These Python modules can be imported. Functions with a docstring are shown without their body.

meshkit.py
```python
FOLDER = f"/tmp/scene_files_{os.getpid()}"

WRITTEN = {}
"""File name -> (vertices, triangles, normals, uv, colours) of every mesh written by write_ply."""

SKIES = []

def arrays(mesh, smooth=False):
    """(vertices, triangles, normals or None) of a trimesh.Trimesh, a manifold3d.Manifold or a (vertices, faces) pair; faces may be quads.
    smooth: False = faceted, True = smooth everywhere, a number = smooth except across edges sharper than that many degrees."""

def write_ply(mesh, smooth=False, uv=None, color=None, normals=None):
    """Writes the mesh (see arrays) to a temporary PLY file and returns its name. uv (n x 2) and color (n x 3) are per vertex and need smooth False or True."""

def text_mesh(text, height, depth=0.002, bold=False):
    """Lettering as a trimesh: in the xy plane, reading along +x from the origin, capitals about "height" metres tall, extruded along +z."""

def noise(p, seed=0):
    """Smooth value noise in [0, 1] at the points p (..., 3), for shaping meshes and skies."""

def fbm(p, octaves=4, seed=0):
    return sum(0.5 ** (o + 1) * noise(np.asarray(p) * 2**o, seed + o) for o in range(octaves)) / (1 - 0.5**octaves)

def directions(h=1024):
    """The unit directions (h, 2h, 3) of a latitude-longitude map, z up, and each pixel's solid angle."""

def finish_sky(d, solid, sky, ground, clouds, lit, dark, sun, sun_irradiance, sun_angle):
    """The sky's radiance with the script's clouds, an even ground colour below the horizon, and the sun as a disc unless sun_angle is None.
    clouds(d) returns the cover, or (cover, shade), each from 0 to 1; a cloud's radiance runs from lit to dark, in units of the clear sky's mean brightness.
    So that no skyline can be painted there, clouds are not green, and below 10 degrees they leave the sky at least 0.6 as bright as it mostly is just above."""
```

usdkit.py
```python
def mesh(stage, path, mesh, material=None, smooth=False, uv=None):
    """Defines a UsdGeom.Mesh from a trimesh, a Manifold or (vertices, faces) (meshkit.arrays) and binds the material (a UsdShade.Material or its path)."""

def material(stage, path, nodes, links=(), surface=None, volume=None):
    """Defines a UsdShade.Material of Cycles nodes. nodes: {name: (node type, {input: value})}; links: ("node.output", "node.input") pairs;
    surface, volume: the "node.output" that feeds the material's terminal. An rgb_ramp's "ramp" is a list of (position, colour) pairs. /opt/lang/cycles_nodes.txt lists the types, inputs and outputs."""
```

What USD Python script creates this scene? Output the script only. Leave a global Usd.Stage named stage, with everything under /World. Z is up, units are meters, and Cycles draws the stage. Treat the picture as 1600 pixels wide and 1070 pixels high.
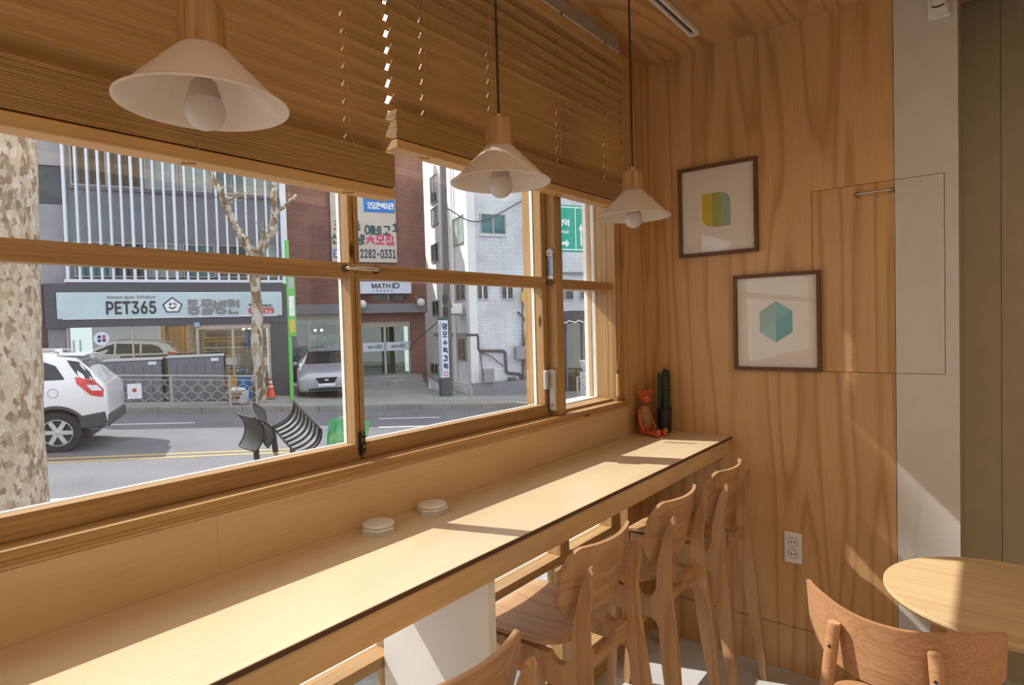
import math, random
import numpy as np, trimesh, manifold3d, usdkit, meshkit
from shapely.geometry import Polygon, LineString, Point, box as sbox
from shapely.ops import unary_union
from pxr import Usd, UsdGeom, UsdLux, UsdShade, Gf, Sdf, Vt

random.seed(7); rng = np.random.default_rng(7)
stage = Usd.Stage.CreateInMemory()
UsdGeom.Xform.Define(stage, '/World'); UsdGeom.Scope.Define(stage, '/World/Looks')

# ---------------------------------------------------------------- camera
CAM = (1.3377, -2.7608, 1.5318); YAW, PITCH, ROLL, FPX = 0.6692, -0.0300, -0.0276, 955.1
cam = UsdGeom.Camera.Define(stage, '/World/camera')
Fw = np.array([-math.sin(YAW)*math.cos(PITCH), math.cos(YAW)*math.cos(PITCH), math.sin(PITCH)])
R0 = np.array([math.cos(YAW), math.sin(YAW), 0.0]); U0 = np.cross(R0, Fw)
Rr = R0*math.cos(ROLL)+U0*math.sin(ROLL); Ur = -R0*math.sin(ROLL)+U0*math.cos(ROLL)
m = np.eye(4); m[0, :3], m[1, :3], m[2, :3], m[3, :3] = Rr, Ur, -Fw, CAM
cam.AddTransformOp().Set(Gf.Matrix4d(*m.ravel().tolist()))
cam.CreateHorizontalApertureAttr(36.0); cam.CreateVerticalApertureAttr(36.0*1070/1600)
cam.CreateFocalLengthAttr(36.0*FPX/1600); cam.CreateClippingRangeAttr(Gf.Vec2f(0.05, 500))
cam.CreateFStopAttr(0.0)
cam.CreateExposureAttr(0.0)

# ---------------------------------------------------------------- sky, sun and lamps
SKY_GAIN, SUN_POWER, UNSEEN_LAMP_POWER = 1.42, 1.5, 0.82
SUN_DIR = np.array([1.0, 0.33, -1.03]); SUN_DIR /= np.linalg.norm(SUN_DIR)
dome = UsdLux.DomeLight.Define(stage, '/World/sky'); dome.CreateIntensityAttr(1.0)
sky_mat = usdkit.material(stage, '/World/Looks/sky_light', {'bg': ('background_shader', {'color': (0.93, 0.98, 1.06), 'strength': SKY_GAIN})}, [], surface='bg.background')
UsdShade.MaterialBindingAPI.Apply(dome.GetPrim()).Bind(sky_mat)
sun = UsdLux.DistantLight.Define(stage, '/World/sun')
zax = -SUN_DIR; xax = np.cross([0, 0, 1.0], zax); xax /= np.linalg.norm(xax); yax = np.cross(zax, xax)
m = np.eye(4); m[0, :3], m[1, :3], m[2, :3] = xax, yax, zax
UsdGeom.Xformable(sun).AddTransformOp().Set(Gf.Matrix4d(*m.ravel().tolist()))
sun.CreateIntensityAttr(SUN_POWER); sun.CreateNormalizeAttr(True); sun.CreateAngleAttr(0.6); sun.CreateColorAttr(Gf.Vec3f(1.0, 0.965, 0.91))

# ---------------------------------------------------------------- helpers
count = {}
def numbered(parent, name):
    k = count.get((parent, name), 0); count[(parent, name)] = k+1
    return name if k == 0 else f'{name}_{k:03d}'
def setdata(prim, label=None, cat=None, group=None, kind=None):
    for k, v in (('label', label), ('category', cat), ('group', group), ('kind', kind)):
        if v: prim.SetCustomDataByKey(k, v)
BASE = {}
# street frame: u runs along the road (downhill), w away from the shop, origin under the camera
EU = np.array([0.46437, 0.88564]); EW = np.array([-0.88564, 0.46437]); SANG = math.degrees(math.atan2(EU[1], EU[0]))
def S(u, w, z): return (CAM[0]+u*EU[0]+w*EW[0], CAM[1]+u*EU[1]+w*EW[1], z)
SLOPE, ROAD0 = -0.066, -0.6817
def road_z(u): return ROAD0+SLOPE*u
def pave_z(u): return road_z(u)+0.15
def thing(name, label, cat, base=(0, 0, 0), rot=0.0, group=None, street=False, kind=None):
    """base in world metres, or (u, w, z) when street; parts are then given in the same absolute coordinates"""
    path = '/World/'+numbered('/World', name)
    x = UsdGeom.Xform.Define(stage, path)
    loc = S(*base) if street else base
    x.AddTranslateOp().Set(Gf.Vec3d(*map(float, loc))); x.AddRotateZOp().Set(float(SANG if street else rot))
    setdata(x.GetPrim(), label, cat, group, kind); BASE[path] = np.array(base, float)
    return path
def part(parent, name, mesh, mat, smooth=False, label=None, kind=None):
    path = parent+'/'+numbered(parent, name)
    root = '/'.join(parent.split('/')[:3])
    v, f, n = meshkit.arrays(mesh, smooth)
    b = BASE.get(root)
    if b is not None: v = v-b
    usd = usdkit.mesh(stage, path, (v, f), mat)
    if n is not None:
        usd.CreateNormalsAttr(Vt.Vec3fArray.FromNumpy(n.astype(np.float32))); usd.SetNormalsInterpolation('vertex')
    if label or kind: setdata(usd.GetPrim(), label=label, kind=kind)
    return path
def single(name, mesh, mat, label, cat, group=None, smooth=False, kind=None):
    path = '/World/'+numbered('/World', name)
    usd = usdkit.mesh(stage, path, mesh, mat, smooth=smooth); setdata(usd.GetPrim(), label, cat, group, kind)
    return path
def struct(name, mesh, mat, label, parent=None, smooth=False):
    if parent: return part(parent, name, mesh, mat, smooth)
    path = '/World/'+numbered('/World', name)
    usd = usdkit.mesh(stage, path, mesh, mat, smooth=smooth); setdata(usd.GetPrim(), label, name.split('_')[0], None, 'structure')
    return path
def dup(src, loc, rot=0.0, label=None, group=None, name=None):
    sp = stage.GetPrimAtPath(src); d = dict(sp.GetCustomData())
    path = '/World/'+numbered('/World', name or src.split('/')[-1])
    x = UsdGeom.Xform.Define(stage, path); x.GetPrim().GetReferences().AddInternalReference(src)
    x.ClearXformOpOrder(); x.AddTranslateOp().Set(Gf.Vec3d(*map(float, loc))); x.AddRotateZOp().Set(float(rot))
    setdata(x.GetPrim(), label or d.get('label'), d.get('category'), group or d.get('group'))
    x.GetPrim().SetInstanceable(True)
    return path
cat_ = trimesh.util.concatenate
def join(*ms): return cat_([tm(x) for x in ms])
def tm(x):
    if isinstance(x, trimesh.Trimesh): return trimesh.Trimesh(x.vertices, x.faces, process=False)
    v, f, _ = meshkit.arrays(x); return trimesh.Trimesh(v, f, process=False)
def bx(x0, x1, y0, y1, z0, z1, c=0.0):
    if c <= 0:
        m = trimesh.creation.box([x1-x0, y1-y0, z1-z0]); m.apply_translation([(x0+x1)/2, (y0+y1)/2, (z0+z1)/2]); return m
    pts = []
    for sx in (0, 1):
        for sy in (0, 1):
            for sz in (0, 1):
                P = np.array([x1 if sx else x0, y1 if sy else y0, z1 if sz else z0], float)
                D = np.array([-1 if sx else 1, -1 if sy else 1, -1 if sz else 1])*c
                for k in range(3):
                    q = P+D; q[k] = P[k]; pts.append(q)
    return trimesh.convex.convex_hull(np.array(pts))
def ext(poly, d0, d1, plane='xz', engine='earcut'):
    """extrude a shapely polygon. plane xz: (x,z) extruded along y from d0 to d1; xy along z; yz along x"""
    ms = []
    for g in getattr(poly, 'geoms', [poly]):
        if g.is_empty or g.area < 1e-9: continue
        m = trimesh.creation.extrude_polygon(g, abs(d1-d0), engine=engine); v = m.vertices.copy(); lo = min(d0, d1)
        if plane == 'xy': n = np.c_[v[:, 0], v[:, 1], v[:, 2]+lo]; flip = False
        elif plane == 'xz': n = np.c_[v[:, 0], v[:, 2]+lo, v[:, 1]]; flip = True
        else: n = np.c_[v[:, 2]+lo, v[:, 0], v[:, 1]]; flip = False
        f = m.faces[:, ::-1] if flip else m.faces
        ms.append(trimesh.Trimesh(n, f, process=False))
    return cat_(ms)
def tube(pts, r, sides=8, closed=False):
    p = np.asarray(pts, float); n = len(p)
    rr = np.broadcast_to(np.asarray(r, float), (n,))
    t = np.gradient(p, axis=0)
    if closed: t = np.roll(p, -1, 0)-np.roll(p, 1, 0)
    t /= np.linalg.norm(t, axis=1, keepdims=True)+1e-12
    ref = np.array([0, 0, 1.0]) if abs(t[0][2]) < 0.9 else np.array([1.0, 0, 0])
    a = np.cross(t[0], ref); a /= np.linalg.norm(a); A = []
    for i in range(n):
        a = a-t[i]*(a@t[i]); a /= np.linalg.norm(a)+1e-12; A.append(a)
    A = np.array(A); B = np.cross(t, A); ang = np.arange(sides)*2*np.pi/sides
    v = (p[:, None]+rr[:, None, None]*(np.cos(ang)[None, :, None]*A[:, None]+np.sin(ang)[None, :, None]*B[:, None])).reshape(-1, 3)
    f = []
    for i in range(n if closed else n-1):
        k = (i+1) % n
        for j in range(sides):
            q = (j+1) % sides; f += [[i*sides+j, i*sides+q, k*sides+q], [i*sides+j, k*sides+q, k*sides+j]]
    if not closed:
        v = np.vstack([v, p[0], p[-1]])
        for j in range(sides):
            q = (j+1) % sides; f += [[n*sides, q, j], [n*sides+1, (n-1)*sides+j, (n-1)*sides+q]]
    return trimesh.Trimesh(v, np.array(f), process=False)
def cyl(p0, p1, r, sides=16): return tube([p0, p1], r, sides)
def lathe(profile, c=(0, 0, 0), n=48):
    pr = np.asarray(profile, float); ang = np.arange(n)*2*np.pi/n
    v = np.stack([pr[:, None, 0]*np.cos(ang), pr[:, None, 0]*np.sin(ang), np.repeat(pr[:, 1:2], n, 1)], -1).reshape(-1, 3)+np.array(c)
    f = []
    for i in range(len(pr)-1):
        for j in range(n):
            q = (j+1) % n; f += [[i*n+j, i*n+q, (i+1)*n+q], [i*n+j, (i+1)*n+q, (i+1)*n+j]]
    return trimesh.Trimesh(v, np.array(f), process=False)
def ball(c, r, sub=2, s=(1, 1, 1)):
    m = trimesh.creation.icosphere(sub, r); m.apply_scale(s); m.apply_translation(c); return m
def bend(pts, n=8):
    """Catmull-Rom through points"""
    p = np.asarray(pts, float); P = np.vstack([2*p[0]-p[1], p, 2*p[-1]-p[-2]]); out = []
    for i in range(1, len(P)-2):
        for t in np.linspace(0, 1, n, endpoint=False):
            a, b, c, d = P[i-1], P[i], P[i+1], P[i+2]
            out.append(0.5*((2*b)+(c-a)*t+(2*a-5*b+4*c-d)*t*t+(3*b-a-3*c+d)*t**3))
    out.append(p[-1]); return np.array(out)
def rrect(x0, x1, y0, y1, r): return sbox(x0+r, y0+r, x1-r, y1-r).buffer(r, 6)
def gridmesh(P):
    """closed-free grid (n,m,3)"""
    n, k = P.shape[:2]; i, j = np.meshgrid(np.arange(n-1), np.arange(k-1), indexing='ij')
    q = np.stack([i*k+j, (i+1)*k+j, (i+1)*k+j+1, i*k+j+1], -1).reshape(-1, 4)
    return trimesh.Trimesh(P.reshape(-1, 3), np.vstack([q[:, [0, 1, 2]], q[:, [0, 2, 3]]]), process=False)
def shell(P, nrm, th):
    """grid thickened along nrm (n,m,3) by th, closed"""
    n, k = P.shape[:2]; A, B = P.reshape(-1, 3), (P+nrm*th).reshape(-1, 3)
    i, j = np.meshgrid(np.arange(n-1), np.arange(k-1), indexing='ij')
    q = np.stack([i*k+j, (i+1)*k+j, (i+1)*k+j+1, i*k+j+1], -1).reshape(-1, 4)
    f = [q[:, [0, 2, 1]], q[:, [0, 3, 2]], q[:, [0, 1, 2]]+n*k, q[:, [0, 2, 3]]+n*k]
    idx = np.arange(n*k).reshape(n, k)
    loop = np.concatenate([idx[0, :-1], idx[:-1, -1], idx[-1, :0:-1], idx[:0:-1, 0]])
    nx = np.roll(loop, -1)
    f += [np.c_[loop, nx, nx+n*k], np.c_[loop, nx+n*k, loop+n*k]]
    return trimesh.Trimesh(np.vstack([A, B]), np.vstack(f), process=False)
def to_manifold(m):
    mm = trimesh.Trimesh(m.vertices, m.faces, process=True)
    return manifold3d.Manifold(manifold3d.Mesh(np.asarray(mm.vertices, np.float32), np.asarray(mm.faces, np.uint32)))
def hull_chain(pts, radii, seg=12):
    sph = [manifold3d.Manifold.sphere(r, seg).translate(list(map(float, p))) for p, r in zip(pts, radii)]
    out = None
    for a, b in zip(sph[:-1], sph[1:]):
        h = manifold3d.Manifold.batch_hull([a, b]); out = h if out is None else out+h
    return out
# lettering ------------------------------------------------------------
JL = {'ㄱ': [[(0, .95), (1, .95), (.9, 0)]], 'ㄴ': [[(.05, 1), (.05, .05), (1, .05)]], 'ㄷ': [[(1, .95), (.05, .95), (.05, .05), (1, .05)]],
      'ㄹ': [[(0, 1), (1, 1), (1, .55), (.05, .55), (.05, 0), (1, 0)]], 'ㅁ': [[(.05, 1), (.95, 1), (.95, 0), (.05, 0), (.05, 1)]],
      'ㅂ': [[(.05, 1), (.05, 0), (.95, 0), (.95, 1)], [(.05, .5), (.95, .5)]], 'ㅅ': [[(.5, 1), (.45, .5), (0, 0)], [(.47, .55), (1, 0)]],
      'ㅇ': [[(.5+.48*math.cos(a), .5+.5*math.sin(a)) for a in np.linspace(0, 2*math.pi, 17)]], 'ㅈ': [[(0, 1), (1, 1), (.5, .5), (0, 0)], [(.5, .5), (1, 0)]],
      'ㅊ': [[(.35, 1.1), (.65, 1.1)], [(0, .82), (1, .82)], [(.55, .82), (.45, .4), (0, 0)], [(.5, .45), (1, 0)]],
      'ㅋ': [[(0, .95), (1, .95), (.9, 0)], [(0, .5), (.9, .5)]], 'ㅌ': [[(1, 1), (.05, 1), (.05, 0), (1, 0)], [(.05, .5), (.95, .5)]],
      'ㅍ': [[(0, 1), (1, 1)], [(.3, 1), (.3, 0)], [(.7, 1), (.7, 0)], [(0, 0), (1, 0)]],
      'ㅎ': [[(.35, 1.1), (.65, 1.1)], [(0, .82), (1, .82)], [(.5+.36*math.cos(a), .32+.32*math.sin(a)) for a in np.linspace(0, 2*math.pi, 15)]]}
CHO = 'ㄱㄲㄴㄷㄸㄹㅁㅂㅃㅅㅆㅇㅈㅉㅊㅋㅌㅍㅎ'; JUNG = 'ㅏㅐㅑㅒㅓㅔㅕㅖㅗㅘㅙㅚㅛㅜㅝㅞㅟㅠㅡㅢㅣ'
JONG = [''] + list('ㄱㄲㄳㄴㄵㄶㄷㄹㄺㄻㄼㄽㄾㄿㅀㅁㅂㅄㅅㅆㅇㅈㅊㅋㅌㅍㅎ')
VV = {'ㅣ': [[(.5, 1), (.5, 0)]], 'ㅏ': [[(.3, 1), (.3, 0)], [(.3, .5), (.9, .5)]], 'ㅓ': [[(.75, 1), (.75, 0)], [(.1, .5), (.75, .5)]], 'ㅔ': [[(.45, 1), (.45, 0)], [(.9, 1), (.9, 0)], [(.05, .5), (.45, .5)]],
      'ㅖ': [[(.45, 1), (.45, 0)], [(.9, 1), (.9, 0)], [(.05, .62), (.45, .62)], [(.05, .38), (.45, .38)]], 'ㅕ': [[(.75, 1), (.75, 0)], [(.1, .65), (.75, .65)], [(.1, .38), (.75, .38)]],
      'ㅐ': [[(.2, 1), (.2, 0)], [(.8, 1), (.8, 0)], [(.2, .5), (.8, .5)]]}
HV = {'ㅗ': [[(0, .1), (1, .1)], [(.5, .1), (.5, .9)]], 'ㅜ': [[(0, .8), (1, .8)], [(.5, .8), (.5, 0)]], 'ㅡ': [[(0, .45), (1, .45)]], 'ㅛ': [[(0, .1), (1, .1)], [(.32, .1), (.32, .9)], [(.68, .1), (.68, .9)]]}
MIX = {'ㅘ': ('ㅗ', 'ㅏ'), 'ㅝ': ('ㅜ', 'ㅓ'), 'ㅢ': ('ㅡ', 'ㅣ'), 'ㅟ': ('ㅜ', 'ㅣ')}
def put(lines, x0, x1, y0, y1): return [[(x0+(x1-x0)*a, y0+(y1-y0)*b) for a, b in l] for l in lines]
def glyph(ch):
    if ch == '大': return [[(0.02, .62), (.98, .62)], [(.5, 1), (.48, .55), (.02, 0)], [(.5, .58), (.98, 0)]]
    if not 0xAC00 <= ord(ch) <= 0xD7A3: return []
    k = ord(ch)-0xAC00; c, v, t = CHO[k//588], JUNG[(k % 588)//28], JONG[k % 28]
    lo = .40 if t else 0.0; out = []
    if v in VV: out += put(JL[c], 0, .55, lo+.04, .96)+put(VV[v], .62, 1, lo, 1)
    elif v in HV: out += put(JL[c], .14, .86, lo+(1-lo)*.5, .97)+put(HV[v], 0, 1, lo+.02, lo+(1-lo)*.42)
    else: h, w = MIX[v]; out += put(JL[c], .04, .55, lo+(1-lo)*.52, .97)+put(HV[h], 0, .62, lo+.02, lo+(1-lo)*.42)+put(VV[w], .66, 1, lo, 1)
    if t: out += put(JL.get(t, JL['ㅇ']), .14, .92, 0, .31)
    return out
def hangul(text, h, width=None, th=0.11, gap=0.14, vertical=False):
    """list of shapely shapes, one per character, laid out from the origin along +x (or down)"""
    cw = width or h; out = []; x = 0.0; y = 0.0
    for ch in text:
        if ch == ' ': x += cw*.5; y -= h*.4; continue
        ls = [LineString([(x+a*cw, y+b*h) for a, b in l]).buffer(th*h/2, cap_style=2, join_style=2) for l in glyph(ch)]
        if ls: out.append(unary_union(ls).simplify(h*.01))
        if vertical: y -= h*(1+gap)
        else: x += cw*(1+gap)
    return out
def on_wall(mesh, u0, z0, w, sx=1.0):
    """a mesh in the xy plane, extruded along z, placed on a plane facing -w (or -y indoors)"""
    v = np.asarray(mesh.vertices); return trimesh.Trimesh(np.c_[u0+v[:, 0]*sx, w-v[:, 2], z0+v[:, 1]], mesh.faces, process=False)
def flat_shape(shape, d=0.01):
    return cat_([trimesh.creation.extrude_polygon(g, d, engine='earcut') for g in getattr(shape, 'geoms', [shape]) if g.area > 1e-9])
def text_w(t, h, bold=False, depth=0.006, width=None):
    mm = meshkit.text_mesh(t, h, depth, bold)
    if width:
        v = mm.vertices.copy(); lo, hi = v[:, 0].min(), v[:, 0].max(); v[:, 0] = (v[:, 0]-lo)*width/(hi-lo); mm = trimesh.Trimesh(v, mm.faces, process=False)
    return mm

# ---------------------------------------------------------------- materials
def mat(name, nodes, links, surface='p.BSDF'): return usdkit.material(stage, '/World/Looks/'+name, nodes, links, surface=surface)
def plain(name, col, rough=0.5, metal=0.0, vary=0.12, scale=12.0, bump=0.0, bscale=80.0, spec=0.5, coat=0.0, dist=0.003):
    """colour with a soft uneven tone and an optional fine relief"""
    c = np.array(col, float)
    nodes = {'tc': ('texture_coordinate', {}), 'n': ('noise_texture', {'scale': scale, 'detail': 4.0}),
             'r': ('rgb_ramp', {'ramp': [(0.25, tuple(c*(1-vary))), (0.75, tuple(np.minimum(c*(1+vary), 1)))]}),
             'p': ('principled_bsdf', {'roughness': rough, 'metallic': metal, 'specular_ior_level': spec, 'coat_weight': coat})}
    links = [('tc.object', 'n.vector'), ('n.fac', 'r.fac'), ('r.color', 'p.base_color')]
    if bump:
        nodes['b'] = ('noise_texture', {'scale': bscale, 'detail': 3.0}); nodes['bu'] = ('bump', {'strength': bump, 'distance': dist})
        links += [('tc.object', 'b.vector'), ('b.fac', 'bu.height'), ('bu.normal', 'p.normal')]
    return mat(name, nodes, links)
def wood(name, light, dark, axis='z', across=3.0, along=0.35, rings=9.0, fibre=140.0, rough=0.42, line=0.9, knots=0.0, spec=0.4, vary=True, coat=0.0, fib=0.35):
    """growth rings as contour lines of a stretched noise, plus fine fibres along the grain; axis = grain direction"""
    def sc(a, l): return tuple(l if axis == k else a for k in 'xyz')
    L, D = np.array(light, float), np.array(dark, float); mid = L*.72+D*.28
    nodes = {'tc': ('texture_coordinate', {}), 'm1': ('mapping', {'scale': sc(across, along)}), 'm2': ('mapping', {'scale': sc(fibre, fibre*.02)}),
             'oi': ('object_info', {}), 'w': ('math', {'math_type': 'multiply', 'value2': 23.0 if vary else 0.0}),
             'n1': ('noise_texture', {'dimensions': '4D', 'scale': 1.0, 'detail': 2.0, 'roughness': 0.34}),
             'k': ('math', {'math_type': 'multiply', 'value2': rings}), 'fr': ('math', {'math_type': 'fraction'}),
             'r1': ('rgb_ramp', {'ramp': [(0.0, tuple(mid)), (0.12, tuple(L)), (0.55, tuple(L*.93+D*.07)), (0.9, tuple(L*(1-line)+D*line)), (1.0, tuple(mid))]}),
             'n2': ('noise_texture', {'scale': 1.0, 'detail': 3.0}), 'r2': ('rgb_ramp', {'ramp': [(0.3, (1-fib,)*3), (0.7, (1+fib*.25,)*3)]}),
             'n3': ('noise_texture', {'scale': 1.3, 'detail': 2.0}), 'r3': ('rgb_ramp', {'ramp': [(0.3, (.86, .84, .82)), (0.7, (1.08, 1.07, 1.05))]}),
             'x': ('mix', {'mix_type': 'multiply', 'fac': 1.0}), 'x2': ('mix', {'mix_type': 'multiply', 'fac': 1.0}),
             'bu': ('bump', {'strength': 0.12, 'distance': 0.001}),
             'p': ('principled_bsdf', {'roughness': rough, 'specular_ior_level': spec, 'coat_weight': coat, 'coat_roughness': 0.25})}
    links = [('tc.object', 'm1.vector'), ('tc.object', 'm2.vector'), ('oi.random', 'w.value1'), ('m1.vector', 'n1.vector'), ('w.value', 'n1.w'), ('n1.fac', 'k.value1'), ('k.value', 'fr.value1'),
             ('fr.value', 'r1.fac'), ('m2.vector', 'n2.vector'), ('n2.fac', 'r2.fac'), ('tc.object', 'n3.vector'), ('n3.fac', 'r3.fac'),
             ('r1.color', 'x.color1'), ('r2.color', 'x.color2'), ('x.color', 'x2.color1'), ('r3.color', 'x2.color2'), ('n2.fac', 'bu.height'), ('bu.normal', 'p.normal')]
    out = 'x2.color'
    if knots:
        nodes['mk'] = ('mapping', {'scale': sc(9.0, 3.2)}); nodes['vk'] = ('voronoi_texture', {'scale': 1.0, 'randomness': 1.0})
        nodes['rk'] = ('rgb_ramp', {'ramp': [(0.0, (.18, .09, .035)), (knots*.55, (.34, .17, .06)), (knots, (1, 1, 1)), (1.0, (1, 1, 1))]})
        nodes['x3'] = ('mix', {'mix_type': 'multiply', 'fac': 1.0})
        links += [('tc.object', 'mk.vector'), ('mk.vector', 'vk.vector'), ('vk.distance', 'rk.fac'), (out, 'x3.color1'), ('rk.color', 'x3.color2')]; out = 'x3.color'
    links.append((out, 'p.base_color'))
    return mat(name, nodes, links)
def glow(name, col, strength): return mat(name, {'e': ('emission', {'color': col, 'strength': strength})}, [], 'e.emission')
def pane(name, tint=(1, 1, 1), f0=.045, top=.9):
    """thin glass: clear, with a mirror share that grows towards grazing view (Schlick), the same from both sides"""
    nodes = {'t': ('transparent_bsdf', {'color': tint}), 'g': ('glossy_bsdf', {'color': (1, 1, 1), 'roughness': 0.0}), 'f': ('layer_weight', {'blend': .5}),
             'pw': ('math', {'math_type': 'power', 'value2': 5.0}), 'ma': ('math', {'math_type': 'multiply_add', 'value2': top-f0, 'value3': f0}), 'm': ('mix_closure', {})}
    links = [('f.facing', 'pw.value1'), ('pw.value', 'ma.value1'), ('ma.value', 'm.fac'), ('t.BSDF', 'm.closure1'), ('g.BSDF', 'm.closure2')]
    return mat(name, nodes, links, 'm.closure')
M = {}
PL, PD = (.64, .395, .182), (.40, .205, .075)
M['ply_wall'] = wood('ply_wall', PL, PD, 'z', 5.2, .40, 11, rough=.42, line=.68, vary=False, fib=.12, fibre=320)
M['ply_ceil'] = wood('ply_ceil', PL, PD, 'y', 4.6, .5, 11, rough=.45, line=.75, vary=False, fib=.12, fibre=320)
M['ply_y'] = wood('ply_y', PL, PD, 'y', 3.6, .55, 9, rough=.45, line=.6, vary=False)
M['birch'] = wood('birch', (.66, .48, .27), (.57, .39, .20), 'y', 4.0, .9, 6, rough=.42, line=.45, vary=False, fib=.08)
M['birch_top'] = wood('birch_top', (.74, .59, .39), (.66, .50, .31), 'y', 3.2, .7, 5, rough=.30, line=.35, vary=False, fib=.08, spec=.5)
M['birch_table'] = wood('birch_table', (.70, .51, .28), (.58, .40, .20), 'x', 4, .6, 6, rough=.4, line=.5, vary=False, fib=.2)
M['ply_edge'] = plain('ply_edge', (.52, .33, .17), .5)
M['edge_dark'] = plain('edge_dark', (.085, .045, .02), .55)
for ax in 'yz': M['pine_'+ax] = wood('pine_'+ax, (.50, .31, .13), (.38, .205, .072), ax, 16, .5, 4, rough=.45, line=.6, knots=.10, fib=.3)
M['batten_shaded'] = plain('batten_shaded', (.42, .36, .30), .6)  # shade on the white batten's side face, put into the colour
M['pine_white'] = plain('pine_white', (.80, .78, .74), .5)
for ax in 'xyz': M['ash_'+ax] = wood('ash_'+ax, (.57, .35, .185), (.38, .20, .09), ax, 9, .55, 8, fibre=260, rough=.42, line=.6, fib=.16)
M['beech'] = wood('beech', (.56, .30, .15), (.46, .22, .10), 'x', 16, .6, 4, fibre=260, rough=.4, line=.4, fib=.3)
M['slat'] = wood('slat', (.49, .30, .120), (.38, .215, .078), 'y', 14, .3, 3.0, fibre=260, rough=.5, line=.4, fib=.22)
M['slat_rail'] = wood('slat_rail', (.66, .42, .18), (.56, .34, .13), 'y', 12, .3, 3, fibre=200, rough=.5, line=.3, fib=.12)
M['socket_wood'] = wood('socket_wood', (.56, .33, .14), (.40, .21, .08), 'z', 18, 1.2, 6, fibre=240, rough=.45, line=.7)
M['walnut'] = wood('walnut', (.17, .085, .045), (.10, .05, .026), 'z', 20, 2, 4, rough=.5, line=.5)
M['plaster'] = plain('plaster', (.62, .59, .55), .85, vary=.03, bump=.5, bscale=330, dist=.003)
M['paint_olive'] = plain('paint_olive', (.40, .35, .24), .7, vary=.05, bump=.1, bscale=200)
M['paint_white'] = plain('paint_white', (.74, .71, .66), .75, vary=.03)
M['board_white'] = plain('board_white', (.78, .77, .74), .6, vary=.02)
M['concrete_floor'] = plain('concrete_floor', (.50, .49, .48), .5, vary=.12, scale=4, bump=.05)
M['brass_dark'] = plain('brass_dark', (.22, .17, .10), .35, .9)
M['steel'] = plain('steel', (.62, .60, .57), .28, .95, vary=.05)
M['steel_blue'] = plain('steel_blue', (.28, .33, .40), .35, .85, vary=.08)
M['plastic_grey'] = plain('plastic_grey', (.52, .52, .53), .45, vary=.03)
M['plastic_white'] = plain('plastic_white', (.78, .77, .76), .4, vary=.02)
M['plastic_black'] = plain('plastic_black', (.028, .028, .030), .55, vary=.15, spec=.3)
M['red'] = plain('red', (.60, .03, .06), .4)
M['cord_black'] = plain('cord_black', (.035, .022, .015), .6)
M['cord_tan'] = plain('cord_tan', (.50, .32, .15), .7)
M['rubber'] = plain('rubber', (.025, .025, .027), .8)
M['glass'] = pane('glass')
M['glass_picture'] = pane('glass_picture', f0=.03)
M['glass_green'] = pane('glass_green', (.62, .72, .66), .10)
M['glass_shop'] = pane('glass_shop', (.72, .78, .75), .14)
M['opal'] = mat('opal', {'d': ('principled_bsdf', {'base_color': (.86, .80, .74), 'roughness': .22, 'specular_ior_level': .5}), 't': ('translucent_bsdf', {'color': (.90, .83, .76)}), 'm': ('mix_closure', {'fac': .45})},
                [('d.BSDF', 'm.closure1'), ('t.BSDF', 'm.closure2')], 'm.closure')
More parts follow.
